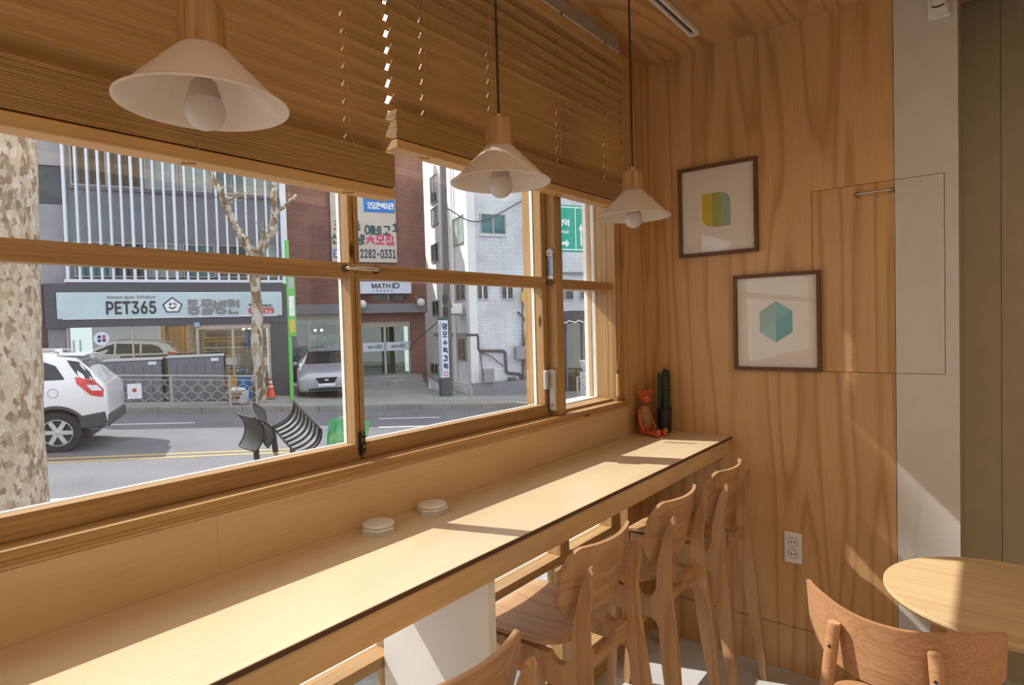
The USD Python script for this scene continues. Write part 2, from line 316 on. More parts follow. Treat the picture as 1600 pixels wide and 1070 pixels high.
M['bulb'] = mat('bulb', {'d': ('principled_bsdf', {'base_color': (.80, .76, .73), 'roughness': .08, 'coat_weight': .4}), 't': ('translucent_bsdf', {'color': (.85, .8, .78)}), 'm': ('mix_closure', {'fac': .4})},
                [('d.BSDF', 'm.closure1'), ('t.BSDF', 'm.closure2')], 'm.closure')
M['bulb_base'] = plain('bulb_base', (.48, .42, .37), .5)
M['paper'] = plain('paper', (.76, .72, .66), .8, vary=.02)
for n, c in dict(print_yellow=(.62, .50, .04), print_lime=(.36, .42, .12), print_sage=(.33, .46, .36), print_teal=(.09, .33, .33), print_teal_mid=(.16, .42, .40), print_teal_pale=(.28, .50, .47), print_teal_grey=(.27, .42, .38)).items():
    M[n] = plain(n, c, .75, vary=.04)
M['terracotta'] = plain('terracotta', (.50, .10, .03), .4, vary=.1)
M['doll_brown'] = plain('doll_brown', (.30, .17, .07), .7, vary=.3, scale=60)
M['cactus'] = plain('cactus', (.012, .035, .018), .6, vary=.4, scale=50)
M['thorn'] = plain('thorn', (.35, .38, .30), .7)
M['soil'] = plain('soil', (.05, .035, .02), .9, vary=.4, scale=60)
# outdoors
def asphalt(name, c, s):
    return mat(name, {'tc': ('texture_coordinate', {}), 'n': ('noise_texture', {'scale': 45.0*s, 'detail': 5.0, 'roughness': .75}), 'n2': ('noise_texture', {'scale': .5, 'detail': 3.0}),
                      'r': ('rgb_ramp', {'ramp': [(.3, tuple(np.array(c)*.72)), (.7, tuple(np.array(c)*1.25))]}), 'r2': ('rgb_ramp', {'ramp': [(.35, (.86,)*3), (.65, (1.1,)*3)]}),
                      'x': ('mix', {'mix_type': 'multiply', 'fac': 1.0}), 'p': ('principled_bsdf', {'roughness': .85, 'specular_ior_level': .25})},
               [('tc.object', 'n.vector'), ('tc.object', 'n2.vector'), ('n.fac', 'r.fac'), ('n2.fac', 'r2.fac'), ('r.color', 'x.color1'), ('r2.color', 'x.color2'), ('x.color', 'p.base_color')])
M['asphalt'] = asphalt('asphalt', (.175, .176, .190), 1.0)
M['paving'] = asphalt('paving', (.33, .335, .32), .4)
M['kerb'] = asphalt('kerb', (.27, .26, .235), .5)
M['line_white'] = plain('line_white', (.55, .55, .55), .7)
M['line_yellow'] = plain('line_yellow', (.50, .36, .14), .7)
def bark(name, tones, sc):
    return mat(name, {'tc': ('texture_coordinate', {}), 'mp': ('mapping', {'scale': (sc, sc, sc*.55)}), 'nz': ('noise_texture', {'scale': 1.1, 'detail': 4.0}), 'am': ('vector_math', {'math_type': 'scale', 'scale': 1.6}),
                      'ad': ('vector_math', {'math_type': 'add'}), 'v': ('voronoi_texture', {'scale': 1.0, 'feature': 'f1'}), 's': ('separate_color', {}),
                      'r': ('rgb_ramp', {'ramp': [(i/len(tones), t) for i, t in enumerate(tones)], 'interpolate': False}),
                      'n2': ('noise_texture', {'scale': sc*7, 'detail': 5.0, 'roughness': .7}), 'r2': ('rgb_ramp', {'ramp': [(.36, (.42, .37, .32)), (.47, (.92, .90, .88)), (.62, (1.12, 1.12, 1.12))]}), 'x': ('mix', {'mix_type': 'multiply', 'fac': 1.0}),
                      'bu': ('bump', {'strength': .5, 'distance': .01}), 'p': ('principled_bsdf', {'roughness': .85, 'specular_ior_level': .2})},
               [('tc.object', 'mp.vector'), ('mp.vector', 'nz.vector'), ('nz.color', 'am.vector1'), ('mp.vector', 'ad.vector1'), ('am.vector', 'ad.vector2'), ('ad.vector', 'v.vector'), ('v.color', 's.color'), ('s.r', 'r.fac'),
                ('tc.object', 'n2.vector'), ('n2.fac', 'r2.fac'), ('r.color', 'x.color1'), ('r2.color', 'x.color2'), ('x.color', 'p.base_color'), ('v.distance', 'bu.height'), ('bu.normal', 'p.normal')])
M['bark'] = bark('bark', [(.56, .47, .36), (.36, .27, .19), (.50, .41, .31), (.62, .55, .46), (.28, .20, .14), (.55, .46, .34), (.44, .34, .24)], 26.0)
M['bark_far'] = bark('bark_far', [(.50, .46, .38), (.22, .15, .09), (.42, .36, .27), (.56, .52, .45), (.30, .22, .14)], 9.0)
M['grey_dark'] = plain('grey_dark', (.075, .078, .095), .6, vary=.06)
M['grey_mid'] = plain('grey_mid', (.22, .22, .24), .7, vary=.06)
M['grey_wall'] = plain('grey_wall', (.30, .30, .32), .75, vary=.06, scale=3)
M['grey_purple'] = plain('grey_purple', (.09, .05, .06), .7)
M['fin_white'] = plain('fin_white', (.66, .71, .78), .45, vary=.03)
M['sign_pale'] = plain('sign_pale', (.50, .62, .66), .4, vary=.08, scale=2)
M['sign_white'] = plain('sign_white', (.70, .74, .86), .4, vary=.03)
M['ink'] = plain('ink', (.025, .025, .03), .5)
M['ink_grey'] = plain('ink_grey', (.22, .22, .23), .5)
M['ink_red'] = plain('ink_red', (.55, .07, .10), .5)
M['ink_pink'] = plain('ink_pink', (.68, .06, .18), .5)
M['ink_violet'] = plain('ink_violet', (.22, .18, .55), .5)
M['ink_white'] = plain('ink_white', (.82, .83, .85), .5)
M['ink_navy'] = plain('ink_navy', (.02, .03, .10), .5)
M['ink_teal'] = plain('ink_teal', (.03, .09, .10), .5)
M['blue_panel'] = plain('blue_panel', (.02, .20, .62), .45)
M['banner_cream'] = plain('banner_cream', (.62, .55, .46), .7, vary=.05, scale=2)
M['beige_frame'] = plain('beige_frame', (.50, .42, .35), .6)
M['alu'] = plain('alu', (.45, .43, .41), .45, .4)
def bricks(name, c1, c2, mortar, sc, bw, rh, axis='u'):
    rot = (math.pi/2, 0, 0)
    return mat(name, {'tc': ('texture_coordinate', {}), 'mp': ('mapping', {'rotation': rot}), 'b': ('brick_texture', {'color1': c1, 'color2': c2, 'mortar': mortar, 'scale': sc, 'mortar_size': .012, 'brick_width': bw, 'row_height': rh}),
                      'n': ('noise_texture', {'scale': .7, 'detail': 4.0}), 'r': ('rgb_ramp', {'ramp': [(.3, (.78, .76, .76)), (.7, (1.12, 1.12, 1.12))]}), 'x': ('mix', {'mix_type': 'multiply', 'fac': 1.0}),
                      'bu': ('bump', {'strength': .4, 'distance': .01}), 'p': ('principled_bsdf', {'roughness': .8})},
               [('tc.object', 'mp.vector'), ('mp.vector', 'b.vector'), ('tc.object', 'n.vector'), ('n.fac', 'r.fac'), ('b.color', 'x.color1'), ('r.color', 'x.color2'), ('x.color', 'p.base_color'), ('b.fac', 'bu.height'), ('bu.normal', 'p.normal')])
M['brick_red'] = bricks('brick_red', (.30, .115, .085), (.21, .085, .07), (.25, .16, .14), 1.0, .23, .075)
M['brick_white'] = bricks('brick_white', (.78, .79, .82), (.70, .72, .76), (.58, .60, .66), 1.0, .24, .10)
M['white_wall'] = plain('white_wall', (.80, .79, .77), .8, vary=.04, scale=2)
M['stone_grey'] = plain('stone_grey', (.24, .25, .27), .8, vary=.1, scale=3)
M['concrete'] = plain('concrete', (.36, .36, .36), .85, vary=.12, scale=3)
M['window_dark'] = plain('window_dark', (.06, .07, .075), .12, vary=.2, scale=1.5)
M['window_teal'] = plain('window_teal', (.08, .20, .21), .10, vary=.25, scale=1.5)
M['window_pale'] = plain('window_pale', (.34, .42, .38), .12, vary=.3, scale=1.2)
M['window_brown'] = plain('window_brown', (.10, .085, .06), .25, vary=.25, scale=6)
M['blue_grey'] = plain('blue_grey', (.30, .40, .52), .6)
M['pipe_dark'] = plain('pipe_dark', (.12, .11, .11), .6)
M['metal_grey'] = plain('metal_grey', (.30, .31, .33), .5, .2)
M['fence_metal'] = plain('fence_metal', (.38, .37, .35), .55, .1)
M['cabinet_grey'] = plain('cabinet_grey', (.17, .175, .20), .55, vary=.1)
M['green_pole'] = plain('green_pole', (.13, .52, .10), .4)
M['road_green'] = plain('road_green', (.0, .36, .25), .4, vary=.04)
M['cone_orange'] = plain('cone_orange', (.75, .10, .03), .5)
M['car_white'] = plain('car_white', (.78, .78, .80), .22, coat=.8, vary=.01)
M['car_silver'] = plain('car_silver', (.42, .44, .50), .28, .35, coat=.6, vary=.02)
M['car_glass'] = plain('car_glass', (.025, .03, .035), .06, vary=.1)
M['car_trim'] = plain('car_trim', (.07, .07, .075), .6)
M['lamp_red'] = plain('lamp_red', (.62, .03, .04), .12, coat=.6)
M['lamp_clear'] = plain('lamp_clear', (.70, .72, .75), .12, coat=.6)
M['alloy'] = plain('alloy', (.62, .62, .63), .3, .5)
M['tarp_green'] = mat('tarp_green', {'tc': ('texture_coordinate', {}), 'n': ('noise_texture', {'scale': 9.0, 'detail': 3.0}), 'r': ('rgb_ramp', {'ramp': [(.3, (.10, .55, .26)), (.5, (.25, .72, .40)), (.7, (.65, .88, .58))]}), 'd': ('principled_bsdf', {'roughness': .3}),
                                    't': ('translucent_bsdf', {}), 'm': ('mix_closure', {'fac': .45})}, [('tc.object', 'n.vector'), ('n.fac', 'r.fac'), ('r.color', 'd.base_color'), ('r.color', 't.color'), ('d.BSDF', 'm.closure1'), ('t.BSDF', 'm.closure2')], 'm.closure')
M['handle_wood'] = plain('handle_wood', (.42, .24, .15), .6)
M['shovel_sheet'] = plain('shovel_sheet', (.52, .53, .55), .30, .5)
M['blue_plastic'] = plain('blue_plastic', (.02, .16, .45), .45)
M['orange_plastic'] = plain('orange_plastic', (.60, .28, .06), .5)
M['yellow'] = plain('yellow', (.65, .48, .10), .5)
M['cardboard'] = plain('cardboard', (.40, .28, .17), .85)
M['scrap'] = plain('scrap', (.30, .23, .18), .85, vary=.35, scale=9)
M['bulb_lit'] = glow('bulb_lit', (1.0, .82, .55), 5.0)
M['lamp_lit'] = glow('lamp_lit', (1.0, .80, .58), 1.5)

# ================================================================ the room
H, YB, XR = 2.753, -7.0, 5.2
struct('floor', bx(-.10, XR, YB, 1.6, -.08, 0), M['concrete_floor'], 'pale grey concrete cafe floor')
struct('ceiling', bx(-.2, XR, YB, .30, H, H+.08), M['ply_ceil'], 'plywood sheet ceiling above the counter')
# far plywood wall with the opening of the access hatch
HX0, HX1, HZ0, HZ1, XW = .746, 1.193, 1.302, 2.042, 1.038
t = thing('wall_far', 'plywood end wall behind the counter and the two pictures', 'wall', (0, 0, 0), kind='structure')
hole = sbox(HX0-.0012, HZ0-.0012, HX1+.0012, HZ1+.0012)
part(t, 'plywood_panel', ext(sbox(-.2, .199, XW-.002, H).difference(hole), 0, .03), M['ply_wall'])
part(t, 'plywood_panel', bx(-.2, XW-.002, .0, .03, 0, .196), M['ply_wall'])
part(t, 'backing', bx(-.2, 1.10, .034, .10, 0, H), M['edge_dark'])
col = ext(sbox(XW, 0, 1.235, H+.3).difference(hole), 0, .028)
struct('wall_column', join(col, bx(XW, 1.225, .030, .50, 0, H+.3)), M['plaster'], 'rough white plaster column beside the plywood wall')
t = thing('access_hatch', 'flush access hatch half plywood half plaster with small bow handle', 'hatch', (HX0, 0, HZ0))
part(t, 'plywood_leaf', bx(HX0+.0008, XW-.001, .0, .025, HZ0+.0008, HZ1-.0008), M['ply_wall'])
part(t, 'plaster_leaf', bx(XW+.0005, HX1-.0008, .0, .025, HZ0+.0008, HZ1-.0008), M['plaster'])
hp = bend([(.912, -.002, 2.004), (.918, -.018, 2.004), (.97, -.024, 2.004), (1.022, -.018, 2.004), (1.028, -.002, 2.004)], 6)
hd = part(t, 'handle', tube(hp, .0045, 10), M['steel'], True, label='chrome bow handle')
for x in (.912, 1.028): part(hd, 'rosette', cyl((x, 0, 2.004), (x, -.004, 2.004), .010), M['brass_dark'], 30)
# recess to the right of the column, rest of the room
t = thing('wall_recess', 'olive beige painted wall beside the white column', 'wall', (1.235, .45, 0), kind='structure')
part(t, 'return_panel', bx(1.2255, 1.2349, .0285, .45, 0, 3.6), M['paint_olive']); part(t, 'wall_panel', bx(1.2255, 1.3585, .4505, .5, 0, 3.6), M['paint_olive']); part(t, 'wall_panel', bx(1.3595, 2.6, .446, .5, 0, 3.6), M['paint_olive'])
part(t, 'backing', bx(1.2, 2.6, .5, .56, 0, 3.6), M['edge_dark']); part(t, 'side_panel', bx(2.6, 2.66, .0, .56, 0, 3.6), M['paint_olive'])
part(t, 'recess_ceiling', bx(1.1, 2.66, .30, .56, 3.55, 3.6), M['paint_white']); part(t, 'upper_panel', bx(1.235, 2.66, .24, .30, H+.08, 3.6), M['paint_white'])
struct('wall_far_side', bx(2.66, XR, 0, .06, 0, H), M['paint_white'], 'white painted end wall beyond the recess')
struct('wall_right', bx(XR, XR+.08, YB, .06, 0, H), M['paint_white'], 'white painted wall opposite the window')
struct('wall_back', bx(-.2, XR, YB-.08, YB, 0, H), M['paint_white'], 'white painted wall behind the seating')
# window wall -------------------------------------------------------
YL = -4.25
t = thing('wall_left', 'pale birch and plywood window wall', 'wall', (0, 0, 0), kind='structure')
part(t, 'corner_panel', bx(-.2, 0, -.225, 0, 0, H), M['ply_wall'])
part(t, 'header', bx(-.2, -.012, YL, -.225, 2.60, H), M['ply_y'])
part(t, 'far_panel', ext(sbox(YB, 0, YL, H).difference(sbox(-6.7, .02, -4.5, 2.40)), -.2, 0, 'yz'), M['ply_wall'])
part(t, 'backsplash_board', bx(-.014, 0, -2.128, -.225, .97, 1.131), M['birch'])
part(t, 'backsplash_board', bx(-.014, 0, YL, -2.1285, .97, 1.131), M['birch'])
part(t, 'backsplash_edge', bx(-.014, 0, YL, -.225, 1.1315, 1.1395, .001), M['ply_edge'])
part(t, 'spandrel', bx(-.055, -.016, YL, -.225, .961, 1.138), M['pine_y'])
part(t, 'plinth', bx(-.16, -.01, YL, -.225, 0, .10), M['pine_y'])
t = thing('door_1', 'unseen glazed pine door in the window wall, placed to let daylight in', 'door', (-.1, -5.6, 0), kind='structure')  # door out of view, placed to bring daylight into the room
for y0, y1 in ((-6.695, -6.62), (-5.65, -5.55), (-4.58, -4.505)): part(t, 'stile', bx(-.13, -.07, y0, y1, .02, 2.40), M['pine_z'])
for z0, z1 in ((.02, .14), (2.30, 2.40)):
    for y0, y1 in ((-6.62, -5.65), (-5.55, -4.58)): part(t, 'rail', bx(-.13, -.07, y0, y1, z0, z1), M['pine_y'])
for y0, y1 in ((-6.62, -5.65), (-5.55, -4.58)): part(t, 'glass', bx(-.102, -.098, y0, y1, .14, 2.30), M['glass'])
# upper window: outer frame
t = thing('trim_1', 'pine outer frame of the long street window', 'frame', (0, 0, 0), kind='structure')
part(t, 'bottom_rail', bx(-.12, .013, YL, -.225, 1.1515, 1.1675, .002), M['pine_y']); part(t, 'lower_fillet', bx(-.12, .004, YL, -.225, 1.1396, 1.1512, .001), M['pine_y'])
part(t, 'top_rail', bx(-.16, -.012, YL, -.225, 2.565, 2.60), M['pine_y'])
part(t, 'post', bx(-.16, -.005, -.780, -.726, 1.1675, 2.565, .002), M['pine_z'])
part(t, 'end_post', bx(-.055, -.012, -.290, -.225, 1.1675, 2.565, .002), M['pine_z'])
part(t, 'end_jamb', bx(-.119, -.055, -.290, -.225, 1.1675, 2.565), M['pine_z'])
part(t, 'end_jamb', bx(-.136, -.119, -.290, -.225, 1.1675, 2.565), M['pine_white'])
part(t, 'end_jamb', bx(-.160, -.136, -.290, -.225, 1.1675, 2.565), M['pine_z'])
part(t, 'end_jamb', bx(-.178, -.160, -.290, -.225, 1.1675, 2.565), M['pine_white'])
def sash(n, y0, y1, label, s0, s1, xf=-.045, xb=-.080, trans=True):
    t = thing(f'window_{n}', label, 'window', (0, y0, 1.1675), kind='structure')
    zb, zt = 1.168, 2.564
    part(t, 'bottom_rail', bx(xb, xf, y0+.001, y1-.001, zb, 1.213, .0015), M['pine_y'])
    part(t, 'top_rail', bx(xb, xf, y0+.001, y1-.001, 2.52, zt, .0015), M['pine_y'])
    part(t, 'transom', bx(xb, xf+.002, y0+.001, y1-.001, 1.669, 1.711, .0015), M['pine_y'])
    part(t, 'stile', bx(xb, xf, y0+.0015, y0+s0, 1.2135, 2.5195, .0015), M['pine_z'])
    part(t, 'stile', bx(xb, xf, y1-s1, y1-.0015, 1.2135, 2.5195, .0015), M['pine_z'])
    for a, b in ((1.205, 1.674), (1.706, 2.528)):
        part(t, 'glass', bx(xb-.005, xb-.001, y0+.006, y1-.006, a, b), M['glass'])
    xo0, xo1 = xb-.018, xb-.006
    for a, b in ((1.195, 1.2135), (1.673, 1.707), (2.51, 2.54)): part(t, 'outer_bead', bx(xo0, xo1, y0+.002, y1-.002, a, b), M['pine_white'])
    for a, b in ((y0+.002, y0+s0), (y1-s1, y1-.002)): part(t, 'outer_bead', bx(xo0, xo1, a, b, 1.2135, 2.51), M['pine_white'])
    return t
sash(1, YL+.005, -1.701, 'long pine street window with the tree trunk behind it', .05, .017)
sash(2, -1.701, -.782, 'middle pine window between the mullion and the alarm post', .017, .031)
t = thing('window_3', 'narrow pine window beside the plywood corner', 'window', (0, -.726, 1.1675), kind='structure')
part(t, 'bottom_rail', bx(-.12, -.040, -.726, -.290, 1.1675, 1.178), M['pine_y']); part(t, 'outer_sill', bx(-.20, -.121, -.726, -.290, 1.1675, 1.182), M['pine_white'])
part(t, 'transom', bx(-.12, -.042, -.726, -.290, 1.671, 1.709, .0015), M['pine_y']); part(t, 'top_rail', bx(-.16, -.05, -.726, -.290, 2.52, 2.565), M['pine_y'])
part(t, 'glass', bx(-.142, -.138, -.726, -.290, 1.178, 1.69), M['glass']); part(t, 'glass', bx(-.142, -.138, -.726, -.290, 1.69, 2.52), M['glass'])
part(t, 'outer_bead', bx(-.18, -.15, -.726, -.290, 1.675, 1.705), M['pine_white'])
# lower window under the counter
t = thing('window_4', 'low pine window under the counter', 'window', (0, YL, .1), kind='structure')
part(t, 'middle_rail', bx(-.10, -.03, YL, -.255, .566, .598, .0015), M['pine_y']); part(t, 'head_rail', bx(-.10, -.03, YL, -.255, .935, .96), M['pine_y'])
part(t, 'bottom_rail', bx(-.10, -.03, YL, -.255, .10, .135, .0015), M['pine_y'])
part(t, 'outer_sill', bx(-.16, -.10, YL, -.255, .560, .592), M['pine_white'])
for y0, y1 in ((-.338, -.255), (-.755, -.690), (-1.631, -1.575), (-2.62, -2.55), (-3.50, -3.43), (YL, YL+.06)):
    part(t, 'stile', bx(-.10, -.03, y0, y1, .598, .935, .0015), M['pine_z']); part(t, 'stile', bx(-.10, -.03, y0, y1, .135, .566, .0015), M['pine_z'])
for y0, y1 in ((-.690, -.338), (-1.575, -.755), (-2.55, -1.631), (-3.43, -2.62), (YL+.06, -3.50)):
    part(t, 'glass', bx(-.085, -.081, y0, y1, .598, .935), M['glass']); part(t, 'glass', bx(-.085, -.081, y0, y1, .135, .566), M['glass'])
    part(t, 'outer_bead', bx(-.115, -.101, y0, y0+.014, .135, .566), M['pine_white'])
# window fittings ---------------------------------------------------
t = thing('pull_handle', 'chrome bow pull across the mullion of the street windows', 'handle', (-.043, -1.683, 1.695))
part(t, 'grip', tube(bend([(-.043, -1.736, 1.695), (-.024, -1.728, 1.695), (-.016, -1.683, 1.694), (-.024, -1.640, 1.695), (-.043, -1.632, 1.695)], 6), .0048, 10), M['steel'], True)
for y in (-1.736, -1.632): part(t, 'rosette', cyl((-.0435, y, 1.695), (-.038, y, 1.695), .0105), M['brass_dark'], 30)
t = thing('window_bolt', 'small black sliding bolt at the foot of the mullion', 'bolt', (-.044, -1.70, 1.18))
part(t, 'plate', bx(-.0445, -.041, -1.711, -1.689, 1.181, 1.245, .001), M['plastic_black']); part(t, 'rod', cyl((-.037, -1.70, 1.172), (-.037, -1.70, 1.250), .0035, 8), M['brass_dark'], 30)
for z in (1.196, 1.214, 1.232): part(t, 'staple', bx(-.042, -.032, -1.707, -1.693, z-.004, z+.004, .001), M['plastic_black'])
part(t, 'knob', ball((-.031, -1.70, 1.205), .006), M['brass_dark'], True)
t = thing('sash_fastener', 'blue grey metal casement catch with round eye on the post', 'catch', (-.025, -.782, 1.70))
pl = rrect(-.040, -.010, 1.716, 1.80, .004).union(Point(-.025, 1.806).buffer(.019, 12))
part(t, 'plate', ext(pl, -.786, -.7805), M['steel_blue'], 30)
part(t, 'eye', lathe([(.0, .004), (.004, .004), (.006, .001), (.010, .001), (.012, .005), (.016, .005), (.018, 0)], n=24).apply_transform(trimesh.transformations.rotation_matrix(math.pi/2, [1, 0, 0])).apply_translation([-.025, -.786, 1.806]), M['steel'], True)
part(t, 'catch_plate', bx(-.041, -.009, -.790, -.7805, 1.700, 1.7155, .001), M['steel'])
for x in (-.034, -.016):
    part(t, 'ring', tube([(x+.0085*math.cos(a), -.790, 1.690+.010*math.sin(a)) for a in np.linspace(0, 2*math.pi, 14, endpoint=False)], .003, 6, True), M['brass_dark'], True)
t = thing('alarm_contact', 'grey magnetic window alarm contact with red light', 'sensor', (-.022, -.782, 1.19))
part(t, 'body', bx(-.037, -.009, -.798, -.7805, 1.188, 1.350, .003), M['plastic_grey']); part(t, 'status_light', lathe([(0, .003), (.0035, .002), (.005, 0)], n=14).apply_transform(trimesh.transformations.rotation_matrix(math.pi/2, [1, 0, 0])).apply_translation([-.023, -.798, 1.214]), M['red'], True)
t = thing('alarm_magnet', 'small grey alarm magnet on the sash beside the contact', 'sensor', (-.044, -.82, 1.27))
part(t, 'body', bx(-.0435, -.030, -.826, -.806, 1.274, 1.342, .002), M['plastic_grey'])
part(t, 'end_cap', bx(-.0430, -.0295, -.8255, -.8065, 1.3425, 1.347, .001), M['plastic_white'])

# counter -----------------------------------------------------------
t = thing('window_counter', 'long birch plywood bar counter along the street window', 'counter', (.2, -1.7, 1.0))
part(t, 'worktop', bx(.001, .4035, YL, -.001, .989, 1.0, .0008), M['birch_top']); part(t, 'edge_band', bx(.4035, .405, YL, -.001, .989, .9992), M['edge_dark'], label='dark brown front edge of the worktop')
part(t, 'apron', bx(.377, .391, YL, -.001, .918, .9885, .001), M['birch'])
for y in (-.25, -1.2, -2.2, -3.2): part(t, 'bracket', bx(.005, .376, y-.012, y+.012, .962, .9885), M['birch'])
t = thing('counter_partition', 'white board partition standing under the counter', 'partition', (.17, -1.645, 0))
part(t, 'board', bx(-.028, .371, -1.660, -1.632, 0, .983, .001), M['board_white']); part(t, 'foot_strip', bx(-.028, .3715, -1.662, -1.6605, 0, .06), M['board_white'])

# venetian blinds -----------------------------------------------------
def slat_mesh(y0, y1, xc, zc, tilt, holes, wd=.052, th=.0032):
    """a slat: long strip across y with small route holes for the cords"""
    hw = .0025; segs = []; y = y0
    for h in holes: segs.append((y, h-hw, None)); segs.append((h-hw, h+hw, 1)); y = h+hw
    segs.append((y, y1, None)); ms = []
    for a, b, k in segs:
        if k is None: ms.append(bx(-wd/2, wd/2, a, b, -th/2, th/2))
        else: ms += [bx(-wd/2, -.008, a, b, -th/2, th/2), bx(.008, wd/2, a, b, -th/2, th/2)]
    m = cat_(ms); ca, sa = math.cos(tilt), math.sin(tilt); v = m.vertices.copy()
    x = v[:, 0]*ca-v[:, 2]*sa; z = v[:, 0]*sa+v[:, 2]*ca
    return trimesh.Trimesh(np.c_[x+xc, v[:, 1], z+zc], m.faces, process=False)
def blind(label, y0, y1, zbot, ztop_stack, nstack, cords, xc=.030, pitch=.0445):
    t = thing('venetian_blind', label, 'blind', (xc, (y0+y1)/2, zbot), group=None)
    part(t, 'bottom_rail', bx(xc-.027, xc+.027, y0, y1, zbot, zbot+.026, .002), M['slat_rail'])
    for k in range(nstack):
        z = zbot+.030+(ztop_stack-zbot-.033)*k/(nstack-1)
        part(t, 'slat', slat_mesh(y0+.001*rng.random(), y1-.002*rng.random(), xc+.0009*math.sin(k*1.7)+.0005*rng.standard_normal(), z, math.radians(3), cords), M['slat'])
    z = ztop_stack+.026; k = 0
    while z < H-.085:
        part(t, 'slat', slat_mesh(y0+.001*rng.random(), y1-.002*rng.random(), xc+.0015*rng.standard_normal(), z, math.radians((55 if k else 42)+1.6*rng.standard_normal()), cords), M['slat'])
        z += pitch; k += 1
    part(t, 'head_rail', bx(xc-.028, xc+.028, y0, y1, H-.098, H-.060, .002), M['slat_rail'])
    for c in cords:
        for xo in (-.0285, .0285):
            p = [(xc+xo*.85, c+.0045, zbot+.026)]
            n = int((ztop_stack-zbot)/.008)
            for i in range(n): p.append((xc+xo*(1.0+.25*math.sin(i*2.1)), c+.004+.010*math.sin(i*1.9+xo*40)*(1-i/n), zbot+.029+(ztop_stack-zbot-.029)*i/n))
            p += [(xc+xo*.55, c+.004, ztop_stack+.03), (xc+xo*.55, c+.004, H-.098)]
            part(t, 'ladder_cord', tube(p, .0009, 5), M['cord_tan'])
        part(t, 'lift_cord', tube([(xc, c, zbot+.012), (xc, c, H-.098)], .0008, 5), M['cord_tan'])
        part(t, 'cord_knot', tube(bend([(xc-.004, c-.012, zbot-.0012), (xc+.004, c-.004, zbot-.003), (xc+.012, c+.003, zbot-.0025), (xc+.014, c+.010, zbot-.0012)], 4), .0018, 6), M['cord_tan'])
    return t
blind('long wooden venetian blind above the tree and the pet shop, hanging lower', -4.2, -1.632, 1.882, 2.002, 24, (-3.6, -2.75, -2.17, -1.775), .030)
bl2 = blind('shorter wooden venetian blind beside the plywood wall, raised higher', -1.622, -.285, 2.022, 2.128, 21, (-1.50, -1.20, -.80, -.44), .030)
t = thing('cord_weight', 'wooden tassel on blind cords hanging above the corner doll', 'tassel', (.02, -.343, 1.198))
part(t, 'weight', lathe([(0, 1.198), (.0065, 1.198), (.0075, 1.201), (.0068, 1.296), (.0055, 1.300), (0, 1.300)], (.02, -.343, 0), 18), M['slat_rail'], 30)
part(t, 'cap', lathe([(0, 1.300), (.0072, 1.300), (.0075, 1.303), (.0072, 1.312), (.005, 1.318), (0, 1.318)], (.02, -.343, 0), 18), M['brass_dark'], 30)
for s in (-1, 1): part(t, 'cord', tube([(.02, -.343+s*.002, 1.318), (.02+.002*s, -.343+s*.014, 1.40), (.03, -.345+s*.016, 2.022)], .001, 5), M['cord_tan'])

# ceiling fittings ------------------------------------------------------
t = thing('ceiling_batten', 'white batten with clips under the ceiling along the blinds', 'batten', (.06, -1.6, 2.70))
part(t, 'channel', bx(.042, .061, -3.6, -.340, 2.699, 2.7525, .001), M['batten_shaded']); part(t, 'cover', bx(.038, .0612, -3.6, -.338, 2.6945, 2.6988, .0008), M['plastic_white'])
for y in (-.46, -.79, -1.12, -1.45): part(t, 'clip', bx(.036, .0618, y-.005, y+.005, 2.6935, 2.703), M['edge_dark'])
t = thing('lighting_track', 'white lighting track with black slot on the plywood ceiling', 'track', (.338, -1.6, 2.74))
for x0, x1 in ((.318, .331), (.347, .360)): part(t, 'rail', bx(x0, x1, -3.6, -.20, 2.735, 2.7525, .0008), M['plastic_white'])
part(t, 'slot', bx(.331, .347, -3.6, -.21, 2.746, 2.7525), M['plastic_black']); part(t, 'end_cap', bx(.318, .360, -.20, -.187, 2.734, 2.7525, .001), M['plastic_white'])
t = thing('motion_sensor', 'white motion detector at the top of the plaster column', 'sensor', (1.178, 0, 2.64))
part(t, 'back_plate', bx(1.146, 1.214, -.014, 0, 2.600, 2.70, .003), M['plastic_white']); part(t, 'dome', ball((1.180, -.016, 2.655), .026, 2, (1, .8, 1.1)), M['plastic_white'], True)
part(t, 'lens_slot', tube([(1.162+.036*k/8, -.0375+.004*abs(k-4)/4, 2.637-.006*math.sin(math.pi*k/8)) for k in range(9)], .003, 6), M['grey_dark'], True)
part(t, 'clip', bx(1.209, 1.213, -.024, -.014, 2.61, 2.69), M['plastic_grey'])

